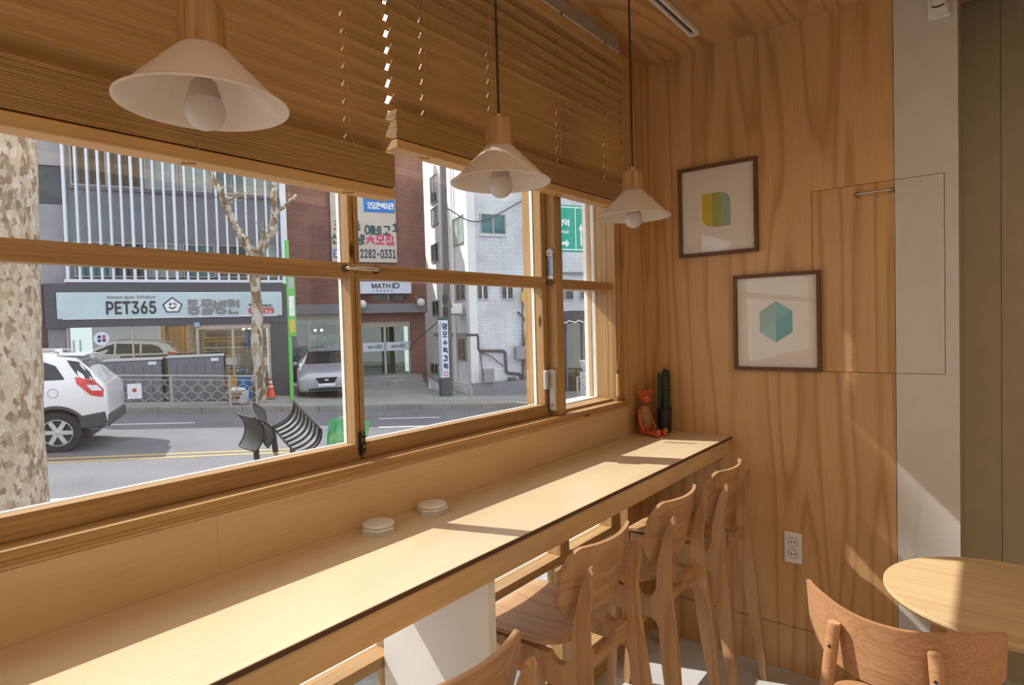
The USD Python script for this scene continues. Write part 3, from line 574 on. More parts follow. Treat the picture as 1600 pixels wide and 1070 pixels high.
# pendant lamps ----------------------------------------------------------
def pendant(base, label):
    x, y, z = base
    t = thing('pendant_lamp', label, 'lamp', base, group='pendant lamps over the counter')
    R = .1345
    prof = [(.034, .092), (.037, .0915), (.041, .088), (R-.018, .010), (R-.005, .0015), (R-.0005, -.0015), (R-.001, -.004), (R-.006, -.0035), (R-.021, .006), (.040, .0835), (.034, .086), (.034, .092)]
    part(t, 'shade', lathe([(r, z+h) for r, h in prof], (x, y, 0), 72), M['opal'], 40)
    part(t, 'socket_cover', lathe([(0, z+.165), (.027, z+.165), (.034, z+.162), (.0365, z+.156), (.0375, z+.092), (.036, z+.090), (0, z+.090)], (x, y, 0), 40), M['socket_wood'], 30)
    part(t, 'cord_grip', lathe([(0, z+.179), (.004, z+.179), (.007, z+.173), (.0085, z+.165), (0, z+.165)], (x, y, 0), 16), M['plastic_white'], 30)
    part(t, 'cord', tube([(x, y, z+.177), (x, y, H-.045)], .0032, 8), M['cord_black'], True)
    part(t, 'ceiling_rose', lathe([(0, H-.05), (.011, H-.05), (.0155, H-.044), (.016, H-.001), (0, H-.001)], (x, y, 0), 28), M['plastic_white'], 30)
    b = part(t, 'bulb', lathe([(.0, z-.044)]+[(.0325*math.sin(a), z-.0115-.0325*math.cos(a)) for a in np.linspace(.15, 2.05, 14)]+[(.0275, z+.0050), (.0270, z+.0065)], (x, y, 0), 32), M['bulb'], True)
    part(b, 'bulb_base', lathe([(.0272, z+.0066), (.0205, z+.034), (.0135, z+.040), (.0135, z+.090), (0, z+.090)], (x, y, 0), 28), M['bulb_base'], 30)
    return t
pd = pendant((.300, -2.261, 1.914), 'white glass pendant lamp nearest, over the counter and the tree')
dup(pd, (.300, -1.479, 1.914), 0, 'middle white glass pendant lamp hanging before the white building')
dup(pd, (.300, -.711, 1.914), 0, 'small-looking white glass pendant lamp closest to the plywood wall')

# pictures, outlet ----------------------------------------------------------
def picture(label, x0, x1, z0, z1, motif):
    t = thing('framed_picture', label, 'picture', ((x0+x1)/2, 0, z0)); f = .015; d = -.022
    part(t, 'frame_rail', bx(x0, x1, d, -.001, z1-f, z1, .001), M['walnut']); part(t, 'frame_rail', bx(x0, x1, d, -.001, z0, z0+f, .001), M['walnut'])
    part(t, 'frame_stile', bx(x0, x0+f, d, -.001, z0+f, z1-f, .001), M['walnut']); part(t, 'frame_stile', bx(x1-f, x1, d, -.001, z0+f, z1-f, .001), M['walnut'])
    pp = part(t, 'print', bx(x0+f, x1-f, -.008, -.003, z0+f, z1-f), M['paper'])
    for nm, poly, mm in motif: part(pp, nm, ext(poly, -.0086, -.0081), M[mm])
    part(t, 'glass', bx(x0+f, x1-f, -.0145, -.013, z0+f, z1-f), M['glass_picture'])
yel = sbox(.290, 1.947, .377, 2.098).difference(sbox(.28, 1.94, .335, 2.00)).union(Point(.335, 1.996).buffer(.047, 16).intersection(sbox(.28, 1.948, .336, 2.0)))
arch = sbox(.336, 1.945, .418, 2.050).union(Point(.377, 2.055).buffer(.041, 16).intersection(sbox(.336, 2.04, .43, 2.098))).union(sbox(.336, 2.04, .377, 2.098))
picture('upper walnut framed print with overlapping yellow and sage shapes', .180, .536, 1.818, 2.226,
        [('yellow_shape', yel.difference(sbox(.336, 0, 1, 3)), 'print_yellow'), ('overlap_shape', arch.intersection(sbox(.3, 0, .377, 3)), 'print_lime'), ('sage_shape', arch.difference(sbox(.3, 0, .377, 3)), 'print_sage')])
c = (.602, 1.511); P = [(c[0]+.0665*math.sin(a)*1.155, c[1]+.089*math.cos(a)) for a in np.arange(6)*math.pi/3]
picture('lower walnut framed print with teal faceted hexagon', .426, .779, 1.302, 1.718,
        [('facet', Polygon([P[0], P[5], P[4], c]), 'print_teal_grey'), ('facet', Polygon([P[4], P[3], c]), 'print_teal_pale'), ('facet', Polygon([P[0], c, P[1]]), 'print_teal_mid'), ('facet', Polygon([c, P[1], P[2], P[3]]), 'print_teal')])
t = thing('wall_outlet', 'white double wall outlet on the plywood wall', 'outlet', (.658, 0, .48))
part(t, 'plate', bx(.623, .693, -.009, 0, .479, .611, .002), M['plastic_white'])
for z in (.570, .520):
    s_ = part(t, 'socket', lathe([(0, -.001), (.0165, -.001), (.0175, .0015), (.0205, .0015), (.0215, 0)], n=28).apply_transform(trimesh.transformations.rotation_matrix(math.pi/2, [1, 0, 0])).apply_translation([.658, -.0098, z]), M['plastic_grey'], 30)
    for dx in (-.007, .007): part(s_, 'pin_hole', cyl((.658+dx, -.0093, z), (.658+dx, -.0118, z), .0032, 10), M['plastic_black'])

# small things on the counter ------------------------------------------------
def coaster(base, label):
    x, y, z = base; t = thing('coaster_stack', label, 'coaster', base, group='coaster stacks at the window')
    hexa = Polygon([(x+.046*math.cos(a+.3), y+.046*math.sin(a+.3)) for a in np.arange(6)*math.pi/3])
    part(t, 'lower_coaster', ext(hexa.buffer(.002), z, z+.0085, 'xy'), M['plastic_grey']); part(t, 'middle_coaster', ext(hexa.buffer(-.001), z+.009, z+.0155, 'xy'), M['board_white'])
    part(t, 'upper_coaster', lathe([(0, z+.016), (.037, z+.016), (.0405, z+.018), (.0405, z+.0225), (.038, z+.0245), (0, z+.0245)], (x, y, 0), 36), M['board_white'], 30)
    return t
cs = coaster((.070, -1.742, 1.0), 'small white coaster stack, the one closer to the street mullion')
dup(cs, (.066, -1.543, 1.0), 20, 'small white coaster stack, the one closer to the plywood wall')
t = thing('wooden_doll', 'jointed terracotta red wooden doll sitting in the counter corner', 'doll', (.048, -.15, 1.0))
def limb(pts, rs): return hull_chain(pts, rs, 14)
A1, A2 = np.array([.26, .965, 0]), np.array([.965, -.26, 0])   # across the doll, and forward
cb = np.array([.048, -.150, 0]); zv = np.array([0, 0, 1.0])
def sph(r, p): return manifold3d.Manifold.sphere(r, 20).translate(list(map(float, p)))
def mh(*a): return manifold3d.Manifold.batch_hull(list(a))
part(t, 'body', mh(sph(.030, cb+zv*1.036), sph(.024, cb+zv*1.112)), M['terracotta'], True)
part(t, 'vest', mh(sph(.0325, cb+A2*.003+zv*1.052), sph(.0265, cb+A2*.003+zv*1.118)), M['doll_brown'], True, label='fuzzy brown vest')
hc = cb+A2*.004+zv*1.178; fv = np.array([.74, -.67, 0]); fs = np.array([.67, .74, 0])
hd = part(t, 'head', mh(sph(.031, hc), sph(.023, hc+fv*.022-zv*.006)), M['terracotta'], True)
for q in (-1, 1):
    part(hd, 'ear', ball(hc+fs*q*.027+zv*.022, .012, 2, (1, 1, 1)), M['terracotta'], True)
    part(hd, 'eye', ball(hc+fv*.036+fs*q*.014+zv*.006, .0038, 1), M['ink'], True)
part(hd, 'nose', ball(hc+fv*.046-zv*.008, .006, 1), M['terracotta'], True)
for q in (-1, 1):
    sh = cb+A1*q*.031+zv*1.112
    part(t, 'arm', limb([sh, sh+A1*q*.012+A2*.010-zv*.045, sh+A1*q*.010+A2*.030-zv*.084], [.0088, .0078, .0070]), M['terracotta'], True)
    hp_ = cb+A1*q*.019+zv*1.0148
    lg = part(t, 'leg', limb([hp_, hp_+A2*.050+A1*q*.003-zv*.001, hp_+A2*.092+A1*q*.004-zv*.002], [.0130, .0118, .0105]), M['terracotta'], True)
    part(lg, 'foot', limb([hp_+A2*.100+A1*q*.004-zv*.001, hp_+A2*.103+A1*q*.005+zv*.012], [.0136, .0125]), M['terracotta'], True)
t = thing('potted_cactus', 'dark columnar cactus in black pot behind the doll', 'cactus', (.110, -.062, 1.0))
part(t, 'pot', lathe([(0, 1.0), (.026, 1.0), (.030, 1.004), (.033, 1.112), (.034, 1.116), (.030, 1.116), (.029, 1.106), (0, 1.106)], (.110, -.062, 0), 30), M['plastic_black'], 30)
part(t, 'soil', lathe([(0, 1.109), (.0285, 1.107)], (.110, -.062, 0), 20), M['soil'])
for x, y, r, zt in ((.117, -.066, .0115, 1.305), (.102, -.050, .0105, 1.285), (.124, -.048, .010, 1.298), (.091, -.074, .0062, 1.290)):
    n = 20; rib = [r*(1+.16*math.cos(8*2*math.pi*k/32)) for k in range(32)]; P_ = []
    for i in range(n+1):
        zz = 1.104+(zt-1.104)*i/n; q = 1.0 if i < n-3 else math.sqrt(max(0, 1-((i-n+3)/3.02)**2)); P_.append([(x+rib[k % 32]*q*math.cos(2*math.pi*k/32), y+rib[k % 32]*q*math.sin(2*math.pi*k/32), zz) for k in range(33)])
    st_ = part(t, 'stem', gridmesh(np.array(P_)), M['cactus'], True)
    th_ = [ball((x+r*1.2*math.cos(a+.1*i), y+r*1.2*math.sin(a+.1*i), 1.12+(zt-1.14)*i/9), .0012, 0) for i in range(10) for a in np.arange(8)*math.pi/4]
    part(st_, 'thorns', cat_(th_), M['thorn'], kind='stuff')

# bar stools --------------------------------------------------------------
def stool(base, rot, label):
    """ash bar stool facing -x, seat centre over the base"""
    X, Y, Z = base
    t = thing('bar_stool', label, 'stool', base, rot, group='ash bar stools under the counter')
    W = .165; th = .012
    # side frames: rear leg that runs up as back post, seat rail with round fillets, front leg : one flat piece per side
    def side_poly():
        post = Polygon([(.270, 0), (.294, 0), (.262, .44), (.236, .66), (.232, .76), (.252, .885), (.244, .905), (.215, .84), (.192, .74), (.188, .66), (.205, .44)])
        front = Polygon([(-.190, 0), (-.164, 0), (-.128, .44), (-.112, .640), (-.158, .640), (-.168, .44)])
        rail = sbox(-.155, .560, .215, .640)
        body = unary_union([post, front, rail]).difference(unary_union([Point(.146, .652).buffer(.034, 12), sbox(.125, .640, .20, .70).difference(post)]))
        return body.buffer(.035, 8).buffer(-.035, 8).buffer(-.004).buffer(.004, 4)
    sp = side_poly()
    def lean(mesh, s):
        v = mesh.vertices.copy(); v[:, 1] += s*np.clip((.60-v[:, 2])*.055, -.02, .03); return trimesh.Trimesh(v, mesh.faces, process=False)
    for s in (-1, 1):
        y0 = s*(W-.018); a = ext(sp, y0-th, y0+th); a = lean(a, s)
        a.apply_translation(base); part(t, 'side_frame', a, M['ash_z'], 25)
    # plywood seat, waterfall front, slight dish
    n, k = 26, 15; us = np.linspace(-.205, .165, n); vs = np.linspace(-1, 1, k); P_ = np.zeros((n, k, 3))
    for i, u in enumerate(us):
        q = (u+.205)/.37; hw = .176*(1-.10*q)*math.sqrt(max(.02, 1-max(0, (q-.74)/.26)**2.6*.86))
        if q < .06: hw *= .93+.07*q/.06
        dz = -.030*max(0, (.18-q)/.18)**2.0+.008*q
        for j, v_ in enumerate(vs): P_[i, j] = (u, v_*hw, .652+dz-.010*(1-v_*v_)*math.sin(math.pi*min(1, q*1.1)))
    P_ += np.array(base); part(t, 'seat', shell(P_, np.tile([0, 0, 1.0], (n, k, 1)), .011), M['ash_x'], 35)
    # bent backrest
    n, k = 25, 13; P_ = np.zeros((n, k, 3)); N_ = np.zeros((n, k, 3))
    for i, v_ in enumerate(np.linspace(-1, 1, n)):
        e = abs(v_); hh = .5-.5*max(0, (e-.72)/.28)**2.2*.62
        for j, h in enumerate(np.linspace(-1, 1, k)):
            zz = .838+h*.098*hh/.5-.012*e*e*(1 if h < 0 else -.5); yy = v_*.178*(1-.05*max(0, -h))
            xx = .222-.050*v_*v_+.20*(zz-.838); P_[i, j] = (xx, yy, zz); N_[i, j] = (-1, 0, 0.15)
    P_ += np.array(base); part(t, 'backrest', shell(P_, N_, .011), M['ash_y'], 35)
    part(t, 'cross_rail', ext(rrect(-.140, .140, .585, .638, .012).difference(rrect(-.06, .06, .61, .66, .02)), -.008, .012, 'yz').apply_translation(base).apply_translation([.188, 0, 0]), M['ash_y'], 25)
    part(t, 'front_rail', bx(-.148, -.124, -.140, .140, .585, .636, .003).apply_translation(base), M['ash_y'])
    part(t, 'footrest', bx(-.162, -.136, -.155, .155, .235, .262, .004).apply_translation(base), M['ash_y'])
    return t
sx = .272
s0 = stool((sx, -1.280, 0), 0, 'ash bar stool with sunlit seat showing, second from the camera')
dup(s0, (sx+.008, -.785, 0), 0, 'ash bar stool standing between two other stools, third from the camera')
dup(s0, (sx+.012, -.300, 0), 0, 'ash bar stool closest to the plywood wall')
dup(s0, (sx+.122, -1.975, 0), -3, 'ash bar stool closest to the camera, only its backrest top visible')

# round table and chair --------------------------------------------------------
t = thing('round_table', 'small round birch cafe table beside the plaster column', 'table', (1.368, -.616, 0))
part(t, 'table_top', lathe([(0, .713), (.270, .713), (.290, .719), (.300, .731), (.2995, .738), (.297, .740), (0, .740)], (1.368, -.616, 0), 96), M['birch_table'], 25)
for a in (.5, .5+math.pi/2, .5+math.pi, .5+1.5*math.pi):
    q = np.array([math.cos(a), math.sin(a), 0]); c0 = np.array([1.368, -.616, 0])
    part(t, 'leg', tube([c0+q*.17+[0, 0, .713], c0+q*.25], [.021, .014], 18), M['beech'], 30)
part(t, 'apron', lathe([(.17, .690), (.19, .690), (.19, .7125), (.17, .7125), (.17, .690)], (1.368, -.616, 0), 48), M['birch_table'], 30)
def cafe_chair(c, rot, label):
    X, Y, Z = c; t = thing('cafe_chair', label, 'chair', c, rot)
    n, k = 33, 9; P_ = np.zeros((n, k, 3)); N_ = np.zeros((n, k, 3))
    for i, s in enumerate(np.linspace(-1, 1, n)):
        a = s*.92; e = abs(s)
        for j, h in enumerate(np.linspace(-1, 1, k)):
            hh = .079*(1-.30*max(0, (e-.55)/.45)**1.6); zz = .718+h*hh+.030*e*e; rr = .272+.06*(zz-.735)
            P_[i, j] = (rr*math.sin(a), .225-rr*math.cos(a)*1.25-.015, zz); N_[i, j] = (-math.sin(a), math.cos(a), 0)
    P_ += np.array(c); part(t, 'backrest', shell(P_, N_, .011), M['beech'], 35)
    for s in (-1, 1):
        top = np.array([s*.106, -.124, .765]); foot = np.array([s*.190, -.200, 0.0]); knee = np.array([s*.135, -.150, .45])
        pts = np.array([foot, knee, top])+np.array(c); lg = part(t, 'back_leg', tube(pts, [.013, .0165, .0155], 18), M['beech'], 30)
        d = (top-knee)/np.linalg.norm(top-knee); q = top+np.array(c)
        part(lg, 'end_cap', tube([q, q+d*.0015], .0135, 16), M['ply_edge'])
        q = top-d*.055+np.array(c)+[0, -.0155, 0]; part(lg, 'screw', tube([q+[0, .003, 0], q+[0, -.0008, 0]], .004, 10), M['plastic_black'])
        part(t, 'front_leg', tube(np.array([[s*.195, .200, 0], [s*.165, .165, .44]])+np.array(c), [.013, .018], 18), M['beech'], 30)
    seat = rrect(-.20, .20, -.185, .205, .07); part(t, 'seat', ext(seat, .440, .456, 'xy').apply_translation(c), M['beech'], 25)
    for y0 in (-.15, .165): part(t, 'seat_rail', bx(-.15, .15, y0-.01, y0+.01, .39, .44, .003).apply_translation(c), M['beech'])
    return t
cafe_chair((1.142, -.985, 0), -8, 'low beech chair with curved backrest pulled up to the round table')

# unseen ceiling lamps behind the camera, placed to light the room
for x, y, pl_ in ((2.6, -1.5, 'beside the round table'), (2.6, -3.6, 'in the middle of the room'), (1.2, -5.2, 'by the unseen glazed door'), (3.6, -5.2, 'in the rear corner away from the door')):
    t = thing('ceiling_panel_light', 'unseen square warm ceiling light, lighting the room '+pl_, 'light', (x, y, H-.05), group='unseen ceiling lights, lighting the room')
    f_ = ext(sbox(x-.62, y-.62, x+.62, y+.62).difference(sbox(x-.6, y-.6, x+.6, y+.6)), H-.05, H-.001, 'xy'); part(t, 'frame', f_, M['plastic_white'])
    part(t, 'back_plate', bx(x-.6, x+.6, y-.6, y+.6, H-.012, H-.002), M['plastic_white'])
    L = UsdLux.RectLight.Define(stage, t+'/lamp'); L.CreateWidthAttr(1.18); L.CreateHeightAttr(1.18); L.CreateIntensityAttr(5.0*UNSEEN_LAMP_POWER); L.CreateColorAttr(Gf.Vec3f(1.0, .75, .50))
    UsdGeom.Xformable(L).AddTranslateOp().Set(Gf.Vec3d(0, 0, .025))

# ================================================================ the street
def smesh(m):
    """street-frame mesh to world"""
    m = tm(m); v = np.asarray(m.vertices); u, w = v[:, 0], v[:, 1]
    return trimesh.Trimesh(np.c_[CAM[0]+u*EU[0]+w*EW[0], CAM[1]+u*EU[1]+w*EW[1], v[:, 2]], m.faces, process=False)
def strip(u0, u1, w0, w1, dz, th=.02, n=1):
    """a slab lying on the sloping street"""
    us = np.linspace(u0, u1, n+1); ms = []
    for a, b in zip(us[:-1], us[1:]):
        m = bx(a, b, w0, w1, 0, 1); v = m.vertices.copy(); v[:, 2] = road_z(v[:, 0])+dz-th+v[:, 2]*th; ms.append(trimesh.Trimesh(v, m.faces, process=False))
    return cat_(ms)
struct('road', smesh(strip(-45, 60, 8.2, 18.25, 0, .3)), M['asphalt'], 'grey asphalt street sloping down to the right')
struct('pavement_near', smesh(strip(-45, 60, 1.6, 8.0, .15, .3)), M['paving'], 'grey pavement outside the cafe window')
struct('pavement_far', smesh(strip(-45, 60, 18.50, 34, .15, .35)), M['paving'], 'grey pavement across the street')
t = thing('kerb_far', 'concrete kerb stones across the street', 'kerb', (0, 18.4, road_z(0)), street=True, kind='structure')
for k in range(34):
    a = -8+k*1.0; part(t, 'kerb_stone', strip(a+.006, a+.994, 18.25, 18.495, .15+.004*rng.standard_normal(), .33), M['kerb'])
t = thing('kerb_near', 'concrete kerb stones on the cafe side', 'kerb', (0, 8.1, road_z(0)), street=True, kind='structure')
for k in range(24):
    a = -8+k*1.0; part(t, 'kerb_stone', strip(a+.006, a+.994, 8.005, 8.2, .15, .33), M['kerb'])
t = thing('road_markings', 'yellow double line and white lines on the street', 'line', (0, 12, road_z(0)), street=True, kind='structure')
for w in (12.0, 12.33): part(t, 'yellow_line', strip(-40, 50, w-.06, w+.06, .006, .01), M['line_yellow'])
for a in (-10.4, -2.75, 3.3, 9.4, 15.5): part(t, 'white_dash', strip(a, a+1.7, 16.30, 16.44, .006, .01), M['line_white'])
part(t, 'edge_line', strip(-40, 50, 9.30, 9.46, .006, .01), M['line_white']); part(t, 'white_dash', strip(3.0, 5.0, 14.74, 14.88, .006, .01), M['line_white'])

# pet shop building -----------------------------------------------------------
W0 = 21.5; GF = -.95
t = thing('pet_shop_building', 'grey building with white vertical fins over a dark framed pet shop', 'building', (-1.7, W0, 0), street=True)
part(t, 'upper_wall', bx(-9, 1.52, W0+.45, 28, 3.05, 8.3), M['grey_wall']); part(t, 'ground_slab', bx(-9, 1.52, W0-.02, 28, GF, -.30), M['concrete'])
part(t, 'fascia', ext(sbox(-5.05, 1.78, 1.50, 3.06).difference(sbox(-4.78, 2.02, 1.32, 2.82)), W0-.12, W0+.5), M['grey_dark'], label='dark grey shop fascia')
part(t, 'pier', bx(.94, 1.52, W0-.1, W0+.5, GF, 1.78), M['grey_dark']); part(t, 'pier', bx(-5.04, -4.60, W0+.02, W0+.5, GF, 1.78), M['grey_mid'])
part(t, 'side_wall', bx(-9, -5.04, W0+.1, W0+.5, GF, 3.05), M['grey_purple']); part(t, 'side_wall', bx(-9, -4.60, W0+.30, W0+.45, 3.05, 5.40), M['grey_wall'])
part(t, 'side_window', bx(-9, -4.54, W0+.33, W0+.44, 5.42, 6.50), M['window_dark']); part(t, 'side_wall', bx(-9, -4.60, W0+.30, W0+.45, 6.52, 8.3), M['grey_wall'])
sg = part(t, 'sign_board', bx(-4.76, 1.30, W0-.17, W0-.02, 2.035, 2.80, .01), M['sign_pale'], label='pale blue lit shop sign')
def lettering(parent, name, shapes, u0, z0, w, mm, dx=0.0, width=None, d=.012):
    if width is not None:
        hi = max(s.bounds[2] for s in shapes); from shapely import affinity
        shapes = [affinity.scale(s, width/hi, 1, origin=(0, 0)) for s in shapes]
    ms = cat_([flat_shape(s, d) for s in shapes]); return part(parent, name, on_wall(ms, u0, z0, w), M[mm])
part(sg, 'lettering', on_wall(text_w('PET365', .36, True, .02, 1.28), -3.56, 2.16, W0-.172), M['ink'])
part(sg, 'lettering', on_wall(text_w('Always open 365days', .085, False, .012, 1.24), -3.54, 2.615, W0-.172), M['ink_grey'])
lettering(sg, 'lettering', hangul('동물병원', .42, .33, .17, .14), -1.44, 2.13, W0-.172, 'ink_grey', d=.02)
pent = Polygon([(0, .25), (.27, .02), (.17, -.22), (-.17, -.22), (-.27, .02)])
part(sg, 'emblem', on_wall(flat_shape(pent.difference(pent.buffer(-.03)), .02), -1.84, 2.40, W0-.172), M['ink'], label='pentagon emblem')
part(sg, 'emblem_face', on_wall(flat_shape(pent.buffer(-.03), .008), -1.84, 2.40, W0-.172), M['ink_white'])
part(sg, 'emblem_mark', on_wall(cat_([flat_shape(Point(-.06, .03).buffer(.035), .012), flat_shape(LineString([(-.09, -.06), (0, -.11), (.09, -.05)]).buffer(.018), .012), flat_shape(LineString([(.02, .05), (.10, .02)]).buffer(.015), .012)]), -1.84, 2.40, W0-.172), M['ink'])
part(sg, 'red_tag', on_wall(flat_shape(rrect(0, .76, 0, .18, .05), .012), .29, 2.10, W0-.172), M['ink_red']); lettering(sg, 'lettering', hangul('진료시간 안내', .09, .08, .16, .2), .36, 2.145, W0-.185, 'ink_white', d=.005)
lettering(sg, 'lettering', hangul('반려동물 의료센터', .075, .07, .16, .2), .31, 2.345, W0-.172, 'ink')
# second floor behind the fins
def glz(parent, u0, u1, z0, z1, w, mm, name='window', fr=.05):
    g = part(parent, name, ext(sbox(u0, z0, u1, z1).difference(sbox(u0+fr, z0+fr, u1-fr, z1-fr)), w-.05, w+.03), M['alu'])
    part(g, 'pane', bx(u0+fr, u1-fr, w-.01, w+.02, z0+fr, z1-fr), M[mm]); return g
for i, a in enumerate(np.arange(-4.4, .8, .95)):
    glz(t, a, a+.93, 3.28, 4.35, W0+.42, ('window_teal', 'window_dark', 'window_pale')[i % 3])
    glz(t, a, a+.93, 6.0, 7.9, W0+.42, ('window_pale', 'window_pale', 'window_teal')[(i+1) % 3] if i > 1 else 'window_brown')
part(t, 'string_course', bx(-4.45, 1.30, W0+.36, W0+.45, 5.90, 5.99), M['grey_mid'])
fr = part(t, 'fin_frame', join(bx(-4.57, 1.36, W0-.06, W0+.10, 3.10, 3.19), bx(-4.57, 1.36, W0-.06, W0+.10, 8.2, 8.3)), M['fin_white'])
for i, u in enumerate((-4.48, -4.19, -3.91, -3.64, -3.36, -3.08, -2.80, -2.53, -2.24, -1.96, -1.68, -1.39, -1.12, -.82, -.52, -.24, .04, .33, .63, .93, 1.24)):
    part(t, 'fin', bx(u-(.045 if i in (0, 6, 10) else .03), u+.03, W0-.05, W0+.12, 3.19, 8.2), M['fin_white'])
part(t, 'fin', bx(1.36, 1.55, W0-.06, W0+.30, 3.06, 8.3), M['fin_white'])
# shop front
for a, b, z0, z1 in ((-4.58, -4.54, GF+.3, 1.78), (-2.965, -2.915, GF+.3, 1.78), (-1.245, -1.165, GF+.3, 1.78), (-.235, -.165, GF+.3, 1.70), (.84, .92, GF+.3, 1.78)): part(t, 'mullion', bx(a, b, W0-.05, W0+.05, z0, z1), M['beige_frame'])
part(t, 'door_header', bx(-1.245, .94, W0-.06, W0+.06, 1.64, 1.79), M['beige_frame'])
for a, b in ((-4.54, -2.965), (-2.915, -1.245), (-1.165, -.235), (-.165, .84)): part(t, 'shop_glass', bx(a, b, W0-.01, W0, GF+.3, 1.78), M['glass_shop'])
part(t, 'back_wall', bx(-4.6, .94, W0+3.4, W0+3.5, GF, 1.9), M['beige_frame']); part(t, 'shop_ceiling', bx(-4.6, .94, W0+.5, W0+3.5, 1.82, 1.95), M['paint_white'])
part(t, 'shop_cupboard', bx(-2.2, -1.6, W0+2.2, W0+2.7, GF, 1.75), M['orange_plastic']); part(t, 'shop_cupboard', bx(-1.0, -.4, W0+1.2, W0+1.6, .3, 1.5), M['cardboard'])
part(t, 'shop_cupboard', bx(-.95, -.6, W0+.5, W0+.8, -.1, 1.15), M['scrap']); part(t, 'blue_poster', bx(.11, .43, W0+.12, W0+.14, .96, 1.60), M['blue_panel'])
part(t, 'green_sticker', bx(-1.16, -.98, W0-.02, W0-.012, .68, .84), M['road_green']); part(t, 'blue_sticker', bx(-1.16, -1.02, W0-.02, W0-.012, .50, .66), M['ink_violet']); part(t, 'notice', bx(-2.55, -2.28, W0-.02, W0-.012, .46, .66), M['ink_white'])
rs = part(t, 'round_sign', on_wall(flat_shape(Point(0, 0).buffer(.20, 20), .012), -3.73, 1.44, W0-.03), M['sign_white'], label='round pale blue sign with four marks')
part(rs, 'marks', on_wall(cat_([flat_shape(sbox(-.10, .01, -.02, .09), .006), flat_shape(sbox(-.10, -.10, -.02, -.02), .006), flat_shape(sbox(.02, -.09, .10, -.01), .006)]), -3.73, 1.44, W0-.043), M['ink_navy']); part(rs, 'marks', on_wall(flat_shape(sbox(.02, .01, .10, .10), .006), -3.73, 1.44, W0-.043), M['ink_red'])
for u in (-4.42, -4.26): part(t, 'door_bar', cyl((u, W0-.07, .35), (u, W0-.07, 1.42), .018, 8), M['alu'])
for u in (.13, .30): part(t, 'ceiling_lamp', ball((u, W0+.3, 1.60), .05, 2), M['bulb_lit'], True)
part(t, 'camera_box', bx(-1.28, -1.12, W0-.16, W0-.06, 1.72, 1.86), M['blue_grey'])
L = UsdLux.RectLight.Define(stage, t+'/lamp'); L.CreateWidthAttr(4.0); L.CreateHeightAttr(1.6); L.CreateIntensityAttr(1.2); L.CreateColorAttr(Gf.Vec3f(1, .88, .7)); UsdGeom.Xformable(L).AddTranslateOp().Set(Gf.Vec3d(0, 1.8, 1.80))  # unseen area light, placed to brighten the pet shop interior

# brick building --------------------------------------------------------------
WB = 25.5
t = thing('brick_building', 'dark red brick building with hanging banner and glass entrance', 'building', (4.6, WB, 0), street=True)
wallp = sbox(1.6, 2.12, 7.40, 9.0).difference(sbox(5.05, 2.66, 6.45, 2.92))
part(t, 'upper_wall', ext(wallp, WB, WB+.4), M['brick_red']); part(t, 'pier', bx(6.66, 7.30, WB, WB+.4, -1.3, 2.12), M['brick_red']); part(t, 'pier', bx(4.05, 4.58, WB, WB+.4, -1.3, 2.12), M['brick_red'])
part(t, 'lintel', bx(4.58, 6.66, WB, WB+.4, 1.80, 2.12), M['brick_red']); part(t, 'body', bx(1.6, 7.35, WB+4, WB+4.2, -1.3, 8.2), M['grey_dark'])
part(t, 'canopy', bx(1.6, 7.26, WB-.35, WB+.02, 2.14, 2.52), M['grey_mid'], label='grey entrance canopy')
w_ = part(t, 'strip_window', bx(5.05, 6.45, WB+.1, WB+.2, 2.66, 2.92), M['window_dark']); part(w_, 'frame', bx(5.72, 5.78, WB+.05, WB+.1, 2.66, 2.92), M['alu'])
bn = part(t, 'banner', bx(3.50, 6.14, WB-.10, WB-.06, 4.24, 8.9), M['banner_cream'], label='cream banner with Korean lettering')
bp_ = part(bn, 'blue_panel', bx(4.84, 6.10, WB-.125, WB-.102, 6.30, 7.30), M['blue_panel'])
lettering(bn, 'lettering', hangul('오답완벽처리', .25, .165, .18, .12), 4.97, 6.44, WB-.127, 'ink_white'); lettering(bn, 'lettering', hangul('서술형대비', .25, .165, .18, .12), 5.03, 6.82, WB-.127, 'ink_white')
lettering(bn, 'lettering', hangul('초중등 예비고', .36, .285, .17, .12), 3.62, 5.53, WB-.105, 'ink_teal', width=2.28); part(bn, 'lettering', on_wall(text_w('1', .33, True, .012), 5.94, 5.53, WB-.105), M['ink_teal'])
lettering(bn, 'lettering', hangul('신입생', .40, .40, .17, .12), 3.52, 4.97, WB-.105, 'ink_teal'); lettering(bn, 'lettering', hangul('大모집', .36, .36, .19, .12), 4.88, 4.99, WB-.105, 'ink_pink')
part(bn, 'lettering', on_wall(text_w('2282-0331', .34, True, .012, 1.46), 4.63, 4.42, WB-.105), M['ink_navy'])
ph_ = part(bn, 'telephone_mark', bx(3.56, 3.90, WB-.118, WB-.102, 4.40, 4.74), M['ink_violet']); part(bn, 'telephone_mark', on_wall(cat_([flat_shape(Point(-.05, .06).buffer(.05), .006), flat_shape(Point(.05, .06).buffer(.05), .006), flat_shape(sbox(-.09, -.10, .09, -.02), .006)]), 3.73, 4.56, WB-.12), M['ink_white'])
part(bn, 'pink_mark', bx(3.80, 3.92, WB-.118, WB-.102, 6.26, 7.05), M['ink_pink'])
ms = part(t, 'shop_sign', bx(4.30, 6.63, WB-.42, WB-.05, 2.93, 3.42, .01), M['sign_white'], label='white sign of the study room')
part(ms, 'lettering', on_wall(text_w('MATH', .19, True, .012, .76), 4.98, 3.15, WB-.423), M['ink']); part(ms, 'lettering', on_wall(text_w('i', .19, True, .012), 5.80, 3.15, WB-.423), M['ink']); part(ms, 'lettering', on_wall(text_w('D', .22, True, .012, .25), 5.88, 3.15, WB-.423), M['ink_teal'])
